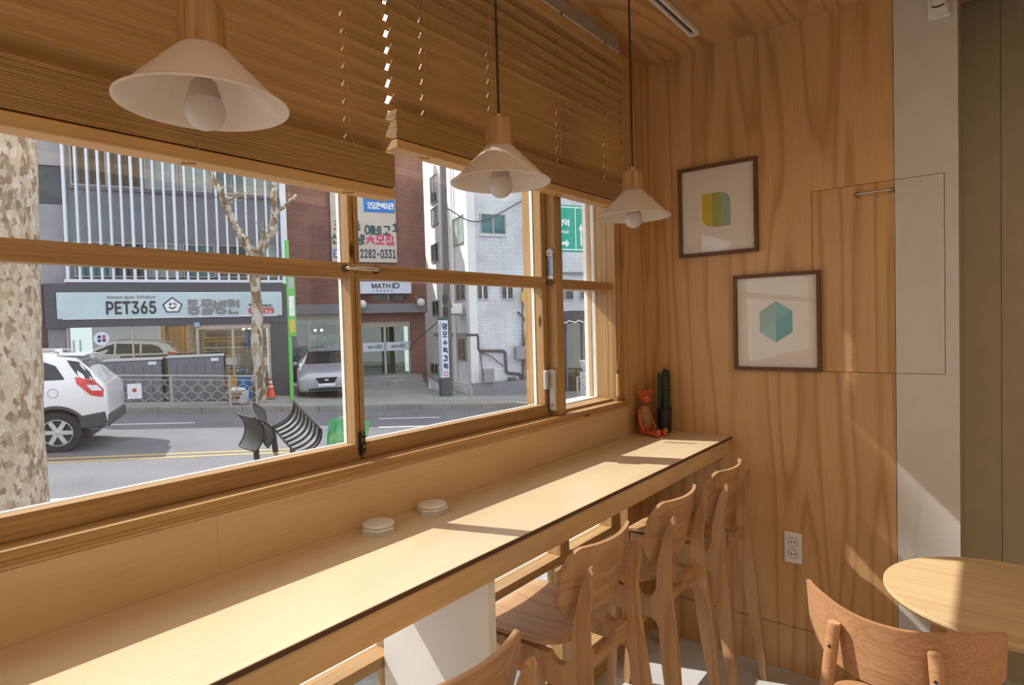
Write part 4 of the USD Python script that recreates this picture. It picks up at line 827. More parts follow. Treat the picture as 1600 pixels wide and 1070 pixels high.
lettering(ms, 'lettering', hangul('수학전문학원', .065, .07, .18, 1.2), 5.0, 3.01, WB-.423, 'ink_violet')
for u, zz in ((6.98, 2.55), (4.56, 2.50)):
    g = part(t, 'globe_lamp', ball((u, WB-.55, zz), .17, 2), M['plastic_white'], True); part(g, 'bracket', cyl((u-.2, WB-.36, zz+.25), (u, WB-.55, zz+.10), .03, 8), M['grey_mid'])
# entrance
part(t, 'door_header', bx(4.58, 6.66, WB+.1, WB+.3, 1.56, 1.80), M['beige_frame'])
for a, b in ((4.58, 4.64), (5.52, 5.62), (6.58, 6.66)): part(t, 'door_frame', bx(a, b, WB+.12, WB+.2, -.42, 1.56), M['alu'])
for a, b in ((4.64, 5.52), (5.62, 6.58)):
    part(t, 'door_glass', bx(a, b, WB+.15, WB+.16, -.42, 1.56), M['glass_green']); d_ = part(t, 'door_strip', bx(a, b, WB+.13, WB+.148, .55, .92), M['sign_white'])
    part(d_, 'lettering', on_wall(text_w('MATH', .10, True, .006, .36), a+.22, .68, WB+.128), M['ink']); part(d_, 'lettering', on_wall(text_w('iD', .14, True, .006, .20), a+.60, .68, WB+.128), M['ink_teal'])
part(t, 'lobby_wall', bx(4.5, 6.8, WB+2.6, WB+2.7, -.45, 2), M['window_brown']); part(t, 'lobby_floor', bx(4.4, 6.8, WB-.02, WB+2.7, -1.3, -.45), M['concrete']); part(t, 'green_mat', bx(5.7, 6.2, WB+.6, WB+1.1, .30, .48), M['green_pole'])
for k in range(4): part(t, 'stair_step', bx(5.9, 6.6, WB+1.3+.3*k, WB+1.6+.3*k, -.45, -.28+.17*k), M['concrete'])
for k in range(3): part(t, 'entrance_step', bx(4.05, 7.0, WB-.35*(k+1)-.005, WB-.35*k-.01, -1.4, -.50-.15*k), M['concrete'])
# shop left of the entrance, goods in the window
part(t, 'shop_header', bx(1.6, 4.05, WB-.05, WB+.15, 1.94, 2.14), M['beige_frame']); part(t, 'green_blind', bx(1.6, 4.05, WB+.10, WB+.13, 1.72, 1.92), M['window_pale'])
for a, b in ((2.47, 2.56), (3.99, 4.07), (1.6, 1.68)): part(t, 'shop_mullion', bx(a, b, WB-.02, WB+.1, -1.0, 1.94), M['alu'])
for a, b in ((1.68, 2.47), (2.56, 3.99)): part(t, 'shop_glass', bx(a, b, WB+.03, WB+.04, -1.0, 1.94), M['glass_green'])
part(t, 'shop_back', bx(1.6, 4.05, WB+1.7, WB+1.8, -1.2, 2.1), M['grey_dark']); part(t, 'blue_sheet', bx(1.70, 2.10, WB+.25, WB+.28, .10, 1.75), M['blue_panel'])
goods = ('sign_white', 'ink_white', 'yellow', 'sign_pale', 'window_pale', 'ink_white', 'ink_violet', 'sign_pale', 'print_lime')
for r_, zz in enumerate((-.28, .14, .62, 1.05)):
    part(t, 'shop_shelf', bx(2.6, 3.98, WB+.5, WB+.85, zz-.04, zz), M['grey_mid'])
    for k in range(6):
        a = 2.66+k*.22; hh = .20+.13*rng.random(); part(t, 'boxed_goods', bx(a, a+.18, WB+.55, WB+.75, zz, zz+hh), M[goods[int(rng.integers(0, 9))]])
for u in (2.80, 3.05): part(t, 'shop_lamp', ball((u, WB+.35, 1.50), .06, 2), M['bulb_lit'], True)

# white building -----------------------------------------------------------------
UL, WC = 7.85, 21.4
t = thing('white_building', 'white painted corner building with exposed pipes and sunlit side', 'building', (9, WC, 0), street=True)
part(t, 'side_wall', bx(UL, UL+.2, WC, 33, -1.6, 14), M['white_wall']); part(t, 'front_wall', bx(UL+.2, 10.42, WC, WC+.2, -1.6, 14), M['brick_white'])
part(t, 'corner_pier', bx(UL-.06, UL+.26, WC-.10, WC+.25, -1.6, 14), M['white_wall']); part(t, 'front_wall', bx(10.9, 26, WC+.9, WC+1.1, 2.05, 14), M['brick_white'])
part(t, 'blue_strip', bx(10.42, 10.9, WC-.05, WC+1.1, 1.15, 14), M['blue_grey']); part(t, 'grey_column', bx(10.10, 10.66, WC-.25, WC+.2, -1.7, 1.15), M['stone_grey'])
part(t, 'base_wall', bx(UL-.10, 10.1, WC-.35, WC-.02, -1.9, -.62), M['stone_grey']); part(t, 'base_wall', bx(UL-.12, UL-.01, WC-.3, 26, -1.9, -.66), M['white_wall'])
part(t, 'string_course', bx(UL-.05, UL+.1, WC+.2, 26, 1.12, 1.24), M['concrete'])
def uwin(parent, w0, w1, z0, z1, mm, fr=.05):
    g = part(parent, 'window', join(bx(UL-.06, UL-.01, w0, w1, z0, z0+fr), bx(UL-.06, UL-.01, w0, w1, z1-fr, z1), bx(UL-.06, UL-.01, w0, w0+fr, z0, z1), bx(UL-.06, UL-.01, w1-fr, w1, z0, z1)), M['alu'])
    part(g, 'pane', bx(UL-.03, UL-.005, w0+fr, w1-fr, z0+fr, z1-fr), M[mm]); part(g, 'sash_bar', bx(UL-.05, UL-.03, (w0+w1)/2-.025, (w0+w1)/2+.025, z0+fr, z1-fr), M['alu']); return g
uwin(t, 24.9, 25.85, 6.8, 7.98, 'window_dark'); uwin(t, 24.95, 26.0, 4.30, 5.08, 'window_dark'); uwin(t, 21.72, 22.95, 4.65, 5.70, 'window_pale'); uwin(t, 25.1, 26.1, 1.98, 2.64, 'window_dark')
uwin(t, 21.75, 22.85, 2.48, 3.35, 'window_brown'); uwin(t, 21.85, 22.8, .18, 1.06, 'window_brown'); uwin(t, 25.5, 26.6, -.58, -.10, 'window_brown'); uwin(t, 24.9, 25.85, 5.85, 6.62, 'window_pale')
g = glz(t, 8.34, 9.38, 4.92, 5.70, WC-.01, 'window_teal'); part(g, 'sash_bar', bx(8.83, 8.89, WC-.05, WC-.02, 4.97, 5.65), M['alu']); part(g, 'sill', bx(8.30, 9.42, WC-.12, WC, 4.86, 4.91), M['white_wall'])
for a, b in ((8.14, 8.58), (9.12, 9.61)): g = glz(t, a, b, 2.48, 3.25, WC-.01, 'window_dark', fr=.035); part(g, 'sash_bar', bx((a+b)/2-.025, (a+b)/2+.025, WC-.05, WC-.02, 2.51, 3.22), M['white_wall'])
ac = part(t, 'air_conditioner', bx(UL-.62, UL-.18, 21.7, 22.5, 1.98, 2.36, .02), M['plastic_white']); part(ac, 'fan_grille', ext(Point(22.1, 2.17).buffer(.15, 16).difference(Point(22.1, 2.17).buffer(.11, 16)), UL-.63, UL-.62, 'yz'), M['grey_mid']); part(ac, 'bracket', bx(UL-.6, UL, 21.75, 22.45, 1.92, 1.97), M['metal_grey'])
def conduit(pts, r=.05): return part(t, 'pipe', tube([(u, WC-.08, z) for u, z in pts], r, 8), M['pipe_dark'])
conduit([(7.66, 1.18), (8.09, 1.17), (8.10, 1.10), (8.10, .62), (8.14, .58), (9.14, .52), (9.20, .46), (9.22, -.26), (9.28, -.32), (9.80, -.40), (9.84, -.46), (9.86, -1.0)], .055)
conduit([(9.99, 3.2), (9.95, 1.3), (9.90, -.9)], .028); conduit([(8.12, .55), (8.6, .35), (9.1, -.05)], .018); conduit([(8.2, .5), (8.25, -.6)], .02)
part(t, 'meter_box', bx(9.58, 9.98, WC-.25, WC-.02, .18, .68, .01), M['metal_grey']); part(t, 'meter_box', bx(8.14, 8.55, WC-.5, WC-.36, -.60, -.10, .01), M['metal_grey']); part(t, 'meter', bx(9.25, 9.55, WC-.3, WC-.1, -.75, -.5, .02), M['pipe_dark'])
part(t, 'cable_bundle', tube(bend([(9.75, WC-.1, 2.0), (9.95, WC-.2, 1.75), (10.05, WC-.3, 1.3), (9.95, WC-.2, .7), (10.02, WC-.25, .1), (9.95, WC-.2, -.9)], 5), .045, 6), M['pipe_dark'])
part(t, 'drain_pipe', cyl((UL-.09, 22.95, -.6), (UL-.09, 22.95, 9), .05, 8), M['white_wall']); part(t, 'drain_pipe', cyl((10.36, WC-.07, 1.2), (10.36, WC-.07, 9), .05, 8), M['white_wall'])
ys = part(t, 'projecting_sign', cyl((10.16, WC-.35, 2.55), (10.16, WC-.27, 2.55), .34, 24), M['yellow'], 30, label='round yellow projecting sign'); part(ys, 'arm', cyl((10.16, WC-.3, 2.55), (10.5, WC-.02, 2.7), .025, 6), M['pipe_dark'])
# shop fronts in the narrow window
part(t, 'shop_awning', bx(10.9, 20, WC+.4, WC+1.1, 1.55, 2.02), M['grey_dark']); part(t, 'shop_back', bx(10.9, 20, WC+1.6, WC+1.7, -2.4, 1.55), M['window_brown'])
for a in np.arange(10.95, 19, .78): part(t, 'shop_glass', bx(a, a+.72, WC+1.08, WC+1.1, -1.5, 1.5), M['glass_green']); part(t, 'shop_mullion', bx(a+.72, a+.78, WC+1.02, WC+1.12, -1.5, 1.5), M['grey_mid'])
part(t, 'awning_frill', tube([(10.9+.15*k, WC+.38, 1.56+.05*math.sin(2.2*k)) for k in range(60)], .03, 6), M['ink_white'])
for a in (11.9, 12.36, 13.1, 14.0): glz(t, a, a+.40, 2.48, 2.95, WC+.88, 'window_dark', fr=.03)
part(t, 'cornice', bx(10.9, 26, WC+.75, WC+.9, 3.55, 3.62), M['stone_grey'])

# ramp wall, sign pillar, utility pole
t = thing('ramp_parapet', 'low white parapet beside the sloping forecourt', 'wall', (7.0, 23, -1), street=True)
part(t, 'wall', ext(Polygon([(21.6, -1.4), (24.4, -1.4), (24.4, -.50), (23.6, -.56), (21.6, -.86)]), 7.02, 7.22, 'yz'), M['white_wall']); part(t, 'coping', ext(Polygon([(21.55, -.88), (23.6, -.57), (24.42, -.51), (24.42, -.45), (23.6, -.51), (21.55, -.82)]), 6.98, 7.26, 'yz'), M['stone_grey'])
t = thing('sign_pillar', 'narrow upright white sign with Korean lettering on dark base', 'sign', (6.6, 20.8, -.9), street=True)
part(t, 'base', bx(6.43, 6.77, 20.72, 20.95, pave_z(6.6)-.03, -.30), M['grey_dark']); b_ = part(t, 'panel', bx(6.45, 6.76, 20.74, 20.92, -.30, 1.74, .005), M['sign_white'])
part(t, 'cap', bx(6.44, 6.77, 20.73, 20.93, 1.745, 1.83), M['ink_teal']); part(b_, 'edge_stripe', bx(6.455, 6.50, 20.734, 20.739, -.25, 1.70), M['blue_grey'])
lettering(b_, 'lettering', hangul('명모수학과학', .20, .17, .18, .42, True), 6.555, 1.42, 20.738, 'ink_navy', d=.006)
part(b_, 'red_stamp', on_wall(flat_shape(Point(0, 0).buffer(.085).difference(Point(0, 0).buffer(.06)), .006), 6.64, -.16, 20.738), M['ink_red'])
t = thing('utility_pole', 'dark utility pole with cables behind the upright sign', 'pole', (6.88, 21.15, -.9), street=True)
part(t, 'pole', tube([(6.88, 21.15, pave_z(6.88)-.05), (6.88, 21.15, 9.5)], [.14, .11], 14), M['pipe_dark'], True)
for z in (2.05, 2.5): part(t, 'junction_box', bx(6.70, 6.86, 20.98, 21.1, z-.14, z+.14, .01), M['ink'])
for k, (a, b, c_) in enumerate((((6.8, 21.2, 1.9), (6.3, 23.5, .95), (6.5, 25.2, .55)), ((6.88, 21.1, 5.8), (8.2, 21.2, 5.35), (10.2, 21.3, 6.3)), ((6.88, 21.0, 2.6), (7.3, 21.8, 2.2), (7.85, 22.9, 2.1)))): part(t, 'cable', tube(bend([a, b, c_], 8), .022, 5), M['pipe_dark'])

# street furniture ---------------------------------------------------------------
t = thing('railing', 'grey metal pavement railing with hexagon pattern across the street', 'railing', (-1.7, 18.62, -.4), street=True)
def rz(u): return pave_z(u)-.02
posts = [-5.95, -4.55, -3.14, -1.72, -.30, .38]
for u in posts: part(t, 'post', bx(u-.03, u+.03, 18.59, 18.65, rz(u), rz(u)+.86), M['fence_metal'])
for a, b in zip(posts[:-1], posts[1:]):
    for dz in (.845, .11, .73): part(t, 'rail', tube([(a, 18.62, rz(a)+dz), (b, 18.62, rz(b)+dz)], .028 if dz > .8 else .017, 6), M['fence_metal'])
    n = max(2, int(round((b-a)/.155)))
    for k in range(n):
        uc = a+(k+.5)*(b-a)/n; s = 1 if k % 2 else -1; d = .38*(b-a)/n
        zs = [.11, .18, .25, .36, .43, .54, .61, .73]; off = [-1, -1, 1, 1, -1, -1, 1, 1]
        part(t, 'hexagon_bar', tube([(uc+s*o*d, 18.62, rz(uc)+z) for z, o in zip(zs, off)], .0135, 5), M['fence_metal'])
nt = part(t, 'notice_board', bx(-2.72, -2.40, 18.565, 18.585, -.14, .25), M['ink_white'], label='square white notice with small emblem'); part(nt, 'emblem', on_wall(flat_shape(Point(0, 0).buffer(.05), .004), -2.56, .08, 18.563), M['ink_red'])
for (a, b, zt), lab in zip(((-3.40, -2.05, .86), (-1.90, -.47, .89)), ('grey street utility cabinet behind the railing, directly below the round sign', 'grey street utility cabinet behind the railing beside the scrap pile')):
    t = thing('utility_cabinet', lab, 'cabinet', ((a+b)/2, 20.2, -.4), street=True, group='grey utility cabinets'); z0 = pave_z(b)-.05
    part(t, 'body', bx(a, b, 19.8, 20.6, z0, zt-.06, .01), M['cabinet_grey']); part(t, 'lid', bx(a-.03, b+.03, 19.77, 20.63, zt-.06, zt, .01), M['plastic_grey'])
    n = 6
    for k in range(n): q = (b-a)/n; part(t, 'door_panel', bx(a+k*q+.02, a+(k+1)*q-.02, 19.785, 19.80, z0+.12, zt-.2, .004), M['cabinet_grey'])
    lb = part(t, 'label_plate', bx(b-.32, b-.12, 19.78, 19.80, zt-.19, zt-.10), M['sign_white'])
t = thing('traffic_cone', 'orange traffic cone with white bands at the dark pier', 'cone', (.82, 20.35, pave_z(.82)), street=True); z0 = pave_z(.82)+.06
part(t, 'base', bx(.66, .98, 20.19, 20.51, z0, z0+.035, .01), M['cone_orange'])
part(t, 'body', lathe([(.13, z0+.035), (.028, z0+.58), (.02, z0+.60), (0, z0+.60)], (.82, 20.35, 0), 24), M['cone_orange'], 30)
for a, b in ((.32, .36), (.44, .50)): part(t, 'band', lathe([(.13-.187*(a-.035)+.004, z0+a), (.13-.187*(b-.035)+.004, z0+b)], (.82, 20.35, 0), 24), M['ink_white'])
t = thing('bus_stop_pole', 'bright green bus stop pole with narrow sign', 'pole', (1.38, 19.35, pave_z(1.4)), street=True)
part(t, 'pole', tube([(1.36, 19.35, pave_z(1.36)-.02), (1.38, 19.35, 4.2)], .055, 12), M['green_pole'], True)
p_ = part(t, 'sign_panel', bx(1.33, 1.56, 19.27, 19.33, 1.35, 3.4, .005), M['green_pole']); part(p_, 'white_field', bx(1.37, 1.52, 19.255, 19.268, 1.95, 2.55), M['ink_white']); part(p_, 'yellow_field', bx(1.37, 1.52, 19.255, 19.268, 1.45, 1.85), M['yellow']); part(p_, 'pale_field', bx(1.37, 1.52, 19.255, 19.268, 2.75, 3.1), M['window_pale'])
# scrap behind the railing
def scrap(nm, lab, cat, m, mm, group=None): single(nm, smesh(m), M[mm], lab, cat, group)
zp0 = pave_z(0)
for k in range(7):
    r_ = .058+.010*rng.random(); x0 = -.38+.05*rng.random(); w0 = 19.02+.15*(k % 4)+.07*(k//4); z0 = zp0+.085+.14*(k//4)
    lg = thing('scrap_log', 'short weathered log in the scrap pile, '+('bottom row nearest the railing', 'bottom row second from the railing', 'bottom row third from the railing', 'bottom row nearest the crates', 'upper row nearest the railing', 'middle of the upper row', 'upper row nearest the crates')[k], 'log', (x0, w0, z0), street=True, group='logs in the scrap pile')
    part(lg, 'log', tube(bend([(x0, w0, z0), (x0+.26, w0+.005, z0+.006), (x0+.52, w0, z0)], 3), [r_]*7, 9), M['scrap'], 30); part(lg, 'cut_end', tube([(x0-.004, w0, z0), (x0-.008, w0, z0)], r_*.9, 9), M['cardboard'])
scrap('cardboard_sheet', 'flattened cardboard sheet on top of the scrap pile', 'cardboard', bx(-.40, .16, 19.05, 19.62, zp0+.30, zp0+.335), 'cardboard')
scrap('foam_sheet', 'white crumpled sheet lying on the scrap pile', 'sheet', manifold3d.Manifold.batch_hull([manifold3d.Manifold.sphere(.07, 10).translate([-.22, 19.3, zp0+.405]), manifold3d.Manifold.sphere(.05, 10).translate([.06, 19.35, zp0+.385])]), 'plastic_white')
scrap('grey_sack', 'slumped grey sack in front of the scrap pile', 'sack', hull_chain([(.02, 18.82, zp0+.10), (.08, 18.82, zp0+.28), (.14, 18.82, zp0+.36)], [.12, .10, .05]), 'plastic_grey')
for k, (u, z, mm, lab) in enumerate(((-.36, .70, 'orange_plastic', 'orange plastic crate behind the scrap pile beside the cabinet'), (-.06, .72, 'blue_plastic', 'blue plastic crate behind the middle of the scrap pile'), (.22, .66, 'blue_plastic', 'blue plastic crate behind the scrap pile beside the street tree'))):
    ct = thing('plastic_crate', lab, 'crate', (u+.1, 20.1, zp0), street=True, group=None); a, b = u-.02, u+.24; z0 = zp0+.02
    part(ct, 'bottom', bx(a, b, 20.0, 20.3, z0, z0+.03), M[mm])
    for q in ((a, a+.02, 20.0, 20.3), (b-.02, b, 20.0, 20.3), (a+.02, b-.02, 20.0, 20.02), (a+.02, b-.02, 20.28, 20.3)): part(ct, 'side', bx(*q, z0+.03, zp0+z), M[mm])
    part(ct, 'handle', tube(bend([(a+.04, 20.01, zp0+z), (a+.07, 20.0, zp0+z+.16), (b-.07, 20.0, zp0+z+.18), (b-.04, 20.01, zp0+z)], 4), .016, 6), M[mm])

# trees -----------------------------------------------------------------------------
t = thing('plane_tree', 'thick mottled plane tree trunk close outside the window', 'tree', (-2.16, 7.25, pave_z(-2.16)), street=True)
n, k = 46, 40; P_ = []
for i in range(n+1):
    z = -.65+i*.14; r = .372+.13*math.exp(-(z+.65)/.35)+(.0 if z < 3.0 else (z-3)*-.012); row = []
    for j in range(k+1):
        a = 2*math.pi*(j % k)/k; q = meshkit.fbm(np.array([3*math.cos(a), 3*math.sin(a), z*1.7]), 3); rr = r*(1+.12*(q-.5)); row.append([-2.16+.02*z+rr*math.cos(a), 7.25+rr*math.sin(a), z])
    P_.append(row)
part(t, 'trunk', gridmesh(np.array(P_)[:, ::-1]), M['bark'], True)
def branch(p0, p1, r0, r1, seed, kn=.35, jit=.018): 
    rg = np.random.default_rng(seed); n = 12; p = [np.array(p0)+(np.array(p1)-np.array(p0))*i/n+rg.standard_normal(3)*np.linalg.norm(np.array(p1)-np.array(p0))*jit*(0 < i < n) for i in range(n+1)]
    rr = [(r0+(r1-r0)*i/n)*(1+kn*(rg.random()-.4)) for i in range(n+1)]; q = bend(p, 2); return tube(q, np.interp(np.linspace(0, 1, len(q)), np.linspace(0, 1, n+1), rr), 9)
for k, (a, b, r0, r1) in enumerate((((-2.05, 7.25, 5.4), (-1.2, 8.4, 7.6), .2, .1), ((-2.05, 7.25, 5.4), (-2.5, 7.05, 7.2), .20, .13), ((-2.5, 7.05, 7.1), (-2.98, 7.0, 8.20), .13, .12), ((-1.2, 8.4, 7.6), (-.9, 8.9, 9.2), .1, .06))): part(t, 'branch', branch(a, b, r0, r1, k), M['bark'], True)  # limbs above view; the left ones reach the knob that shades the wall
kn = ball((0, 0, 0), .20, 3, (1.35, 1.2, .82)); kn.vertices *= (.85+.3*meshkit.fbm(kn.vertices*6+3, 3))[:, None]; kn.apply_translation((-3.03, 7.0, 8.25)); part(t, 'branch_knob', kn, M['bark'], True)  # knob out of view, placed to shade the upper part of the end wall
t = thing('street_tree', 'slim knobby plane tree with bare forked branches across the street', 'tree', (.46, 19.35, pave_z(.46)), street=True)
part(t, 'trunk', branch((.46, 19.35, pave_z(.46)-.05), (.50, 19.35, 3.75), .185, .135, 5, .18, .004), M['bark_far'], True)
lims = [((.50, 19.35, 3.65), (.02, 19.3, 4.55), .12, .10), ((.02, 19.3, 4.5), (-.46, 19.2, 5.75), .10, .05), ((.52, 19.35, 3.65), (1.02, 19.4, 4.55), .12, .11), ((1.02, 19.4, 4.5), (1.12, 19.4, 5.9), .10, .06), ((1.05, 19.4, 4.9), (1.70, 19.3, 5.55), .06, .03), ((-.30, 19.25, 5.3), (.28, 19.3, 5.45), .045, .02), ((-.46, 19.2, 5.7), (-.80, 19.2, 6.9), .05, .02), ((1.12, 19.4, 5.8), (.95, 19.4, 7.2), .06, .02)]
for k, (a, b, r0, r1) in enumerate(lims): part(t, 'branch', branch(a, b, r0, r1, 20+k), M['bark_far'], True)
tw = []; rg = np.random.default_rng(3)
for k in range(46):
    a, b, r0, r1 = lims[int(rg.integers(1, 8))]; s = rg.random(); p0 = np.array(a)*(1-s)+np.array(b)*s; d = rg.standard_normal(3)*[.35, .2, .3]+[0, 0, .35]; tw.append(tube(bend([p0, p0+d*.5+rg.standard_normal(3)*.05, p0+d], 3), np.linspace(.014, .005, 7), 5))
part(t, 'twigs', cat_(tw), M['bark_far'], kind='stuff')

# road sign --------------------------------------------------------------------------
t = thing('road_sign', 'green road direction sign with white arrow', 'sign', (10.6, 18.6, road_z(10)), street=True)
pn = part(t, 'panel', bx(9.3, 11.75, 18.6, 18.66, 3.98, 5.60, .01), M['road_green'])
part(pn, 'border', ext(sbox(9.36, 4.04, 11.69, 5.54).difference(sbox(9.40, 4.08, 11.65, 5.50)), 18.592, 18.599), M['ink_white']); part(pn, 'divider', bx(10.80, 10.83, 18.592, 18.599, 4.08, 5.50), M['ink_white'])
part(pn, 'arrow', ext(Polygon([(11.00, 4.20), (11.06, 4.20), (11.06, 4.75), (11.13, 4.72), (11.03, 4.98), (10.93, 4.72), (11.00, 4.75)]), 18.592, 18.599), M['ink_white'])
part(pn, 'arrow', ext(Polygon([(10.20, 4.22), (10.42, 4.22), (10.42, 4.12), (10.56, 4.27), (10.42, 4.42), (10.42, 4.32), (10.20, 4.32)]), 18.592, 18.599), M['ink_white'])
lettering(pn, 'lettering', hangul('시청역', .24, .22, .18, .15), 9.85, 4.86, 18.598, 'ink_white', d=.006); part(pn, 'lettering', on_wall(text_w('City Hall', .10, True, .006, .62), 9.92, 4.62, 18.598), M['ink_white'])
part(t, 'arm', cyl((9.3, 18.7, 4.9), (12.9, 18.7, 4.9), .07, 10), M['metal_grey']); part(t, 'post', cyl((12.9, 18.7, road_z(12.9)), (12.9, 18.7, 6.2), .11, 12), M['metal_grey'])
t = thing('street_barrier', 'grey railing with crossed bars in front of the narrow window shops', 'railing', (12.9, 19.4, -1.5), street=True)
for a in np.arange(11.2, 15.5, .7):
    z0 = pave_z(a); part(t, 'post', bx(a-.03, a+.03, 19.37, 19.43, z0, z0+.82), M['fence_metal']); part(t, 'cross_bar', cyl((a, 19.4, z0+.12), (a+.7, 19.4, pave_z(a+.7)+.72), .014, 6), M['fence_metal']); part(t, 'cross_bar', cyl((a, 19.4, z0+.72), (a+.7, 19.4, pave_z(a+.7)+.12), .014, 6), M['fence_metal'])
for dz in (.8, .1): part(t, 'rail', tube([(11.2, 19.4, pave_z(11.2)+dz), (15.6, 19.4, pave_z(15.6)+dz)], .024, 8), M['fence_metal'])
t = thing('street_planter', 'white bowl planter on a stand beyond the barrier', 'planter', (12.25, 20.4, -1.4), street=True); z0 = pave_z(12.25)
part(t, 'stand', bx(12.0, 12.5, 20.2, 20.6, z0, z0+.95, .02), M['plastic_white']); part(t, 'bowl', lathe([(0, z0+.95), (.16, z0+.96), (.30, z0+1.20), (.34, z0+1.40), (.29, z0+1.40), (.26, z0+1.25), (0, z0+1.2)], (12.25, 20.4, 0), 28), M['plastic_white'], 30)

# vehicles ------------------------------------------------------------------------------
def loft(st_, n=11):
    """st_: rows (x, zs, zb, zr, ws, wb, wr): sill, belt and roof heights and half widths along a body that points to +x; closed mesh"""
    P_ = []
    for x, zs, zb, zr, ws, wb, wr in st_:
        half = [(ws*.90, zs), (ws, zs+.06), (wb*1.0, zs+(zb-zs)*.5), (wb, zs+(zb-zs)*.80), (wb*.975, zb), (wr+(wb*.96-wr)*.45, zb+(zr-zb)*.55), (wr, zb+(zr-zb)*.90), (wr*.86, zb+(zr-zb)*.975), (wr*.45, zr), (0, zr+.004)]
        P_.append([(x, -y, z) for y, z in half]+[(x, y, z) for y, z in half[-2::-1]])
    P_ = np.array(P_); n, k = P_.shape[:2]; v = P_.reshape(-1, 3); f = []
    for i in range(n-1):
        for j in range(k):
            q = (j+1) % k; f += [[i*k+j, i*k+q, (i+1)*k+q], [i*k+j, (i+1)*k+q, (i+1)*k+j]]
    v = np.vstack([v, P_[0].mean(0), P_[-1].mean(0)])
    for j in range(k): q = (j+1) % k; f += [[n*k, q, j], [n*k+1, (n-1)*k+j, (n-1)*k+q]]
    m = trimesh.Trimesh(v, np.array(f), process=False); trimesh.repair.fix_normals(m); return m
def interp_st(st_, x): a = np.array(st_, float); return [float(np.interp(x, a[:, 0], a[:, c])) for c in range(7)]
def surf_y(st_, x, z):
    _, zs, zb, zr, ws, wb, wr = interp_st(st_, x)
    zz = [zs, zs+.06, zs+(zb-zs)*.5, zs+(zb-zs)*.80, zb, zb+(zr-zb)*.55, zb+(zr-zb)*.90]; yy = [ws*.90, ws, wb, wb, wb*.975, wr+(wb*.96-wr)*.45, wr]
    return float(np.interp(z, zz, yy))
def side_patch(st_, poly, s=-1, off=.012, th=.03, step=.05):
    """a panel that follows the body side inside an (x, z) outline"""
    g = trimesh.creation.extrude_polygon(poly.segmentize(step), .01, engine='earcut'); g = trimesh.Trimesh(*trimesh.remesh.subdivide_to_size(g.vertices, g.faces, .07)); v = g.vertices.copy(); out = []
    for x, z, d in v: out.append((x, s*(surf_y(st_, x, z)+off-(th if d < .005 else 0)), z))
    return trimesh.Trimesh(np.array(out), g.faces if s < 0 else g.faces[:, ::-1], process=False)
def wheel(cx, cy, cz, r, side, spokes=6):
    """tyre mesh, and a rim of spokes; the wheel faces side*y"""
    T = trimesh.transformations.rotation_matrix(-side*math.pi/2, [1, 0, 0])
    pr = [(r*.66, -.10), (r*.95, -.11), (r, -.08), (r, .08), (r*.95, .11), (r*.68, .105), (r*.66, .09), (r*.66, -.10)]
    tyre = lathe(pr, n=48); rim = lathe([(r*.66, .085), (r*.62, .09), (r*.60, .06), (r*.60, .055), (r*.62, .05)], n=40); hub = lathe([(0, .075), (r*.12, .07), (r*.16, .05), (r*.15, .02)], n=24); disc = lathe([(0, .0), (r*.60, .0)], n=30); sp = []
    for a in np.arange(spokes)*2*math.pi/spokes:
        b = bx(.10*r, r*.62, -.105*r, .105*r, .035, .068, .008); b.apply_transform(trimesh.transformations.rotation_matrix(a, [0, 0, 1])); sp.append(b)
    out = []
    for q in (tyre, join(rim, hub), cat_(sp), disc): q = q.copy(); q.apply_transform(T); q.apply_translation([cx, cy, cz]); out.append(q)
    return out
# white estate car; local x forward (towards -u), y to the far side, z up; placed tilted with the slope
SU = [(0.0, .50, .95, 1.02, .70, .80, .70), (.03, .43, 1.16, 1.21, .80, .885, .76), (.11, .40, 1.23, 1.28, .86, .915, .76), (.20, .39, 1.25, 1.37, .88, .93, .70), (.30, .38, 1.26, 1.50, .90, .935, .65), (.50, .36, 1.25, 1.69, .90, .94, .62), (.9, .34, 1.22, 1.735, .90, .94, .63), (1.6, .33, 1.17, 1.75, .90, .94, .64), (2.4, .33, 1.12, 1.70, .90, .94, .63),
      (3.0, .33, 1.08, 1.42, .90, .93, .60), (3.4, .33, 1.05, 1.14, .90, .925, .66), (4.1, .33, .98, 1.03, .89, .90, .68), (4.45, .36, .84, .92, .80, .85, .62), (4.62, .42, .66, .72, .60, .66, .5)]
tilt = trimesh.transformations.rotation_matrix(0, [0, 1, 0])
WY, WRX, WR = .93, .76, .357
suv0 = (-2.21, 12.9+.03+.94, road_z(-2.21)-.02)
def suv(m):
    """car frame to street frame: x forward is -u; the body follows the slope"""
    m = tm(m); v = np.asarray(m.vertices); f = m.faces
    u = suv0[0]-v[:, 0]; w = suv0[1]-v[:, 1]*-1.0; z = suv0[2]+v[:, 2]-SLOPE*v[:, 0]
    return trimesh.Trimesh(np.c_[u, w, z], np.asarray(f)[:, ::-1], process=False)
t = thing('white_suv', 'white estate car driving past behind the tree trunk', 'car', suv0, street=True)
body = to_manifold(loft(SU))
for x in (WRX, 3.56):
    for s in (-1, 1): body = body-manifold3d.Manifold.cylinder(.5, .43, .43, 40, True).rotate([90, 0, 0]).translate([x, s*.90, WR])
part(t, 'body', suv(tm(body)), M['car_white'], 35)
part(t, 'underbody', suv(bx(.3, 4.3, -.66, .66, .25, .75)), M['car_trim'])
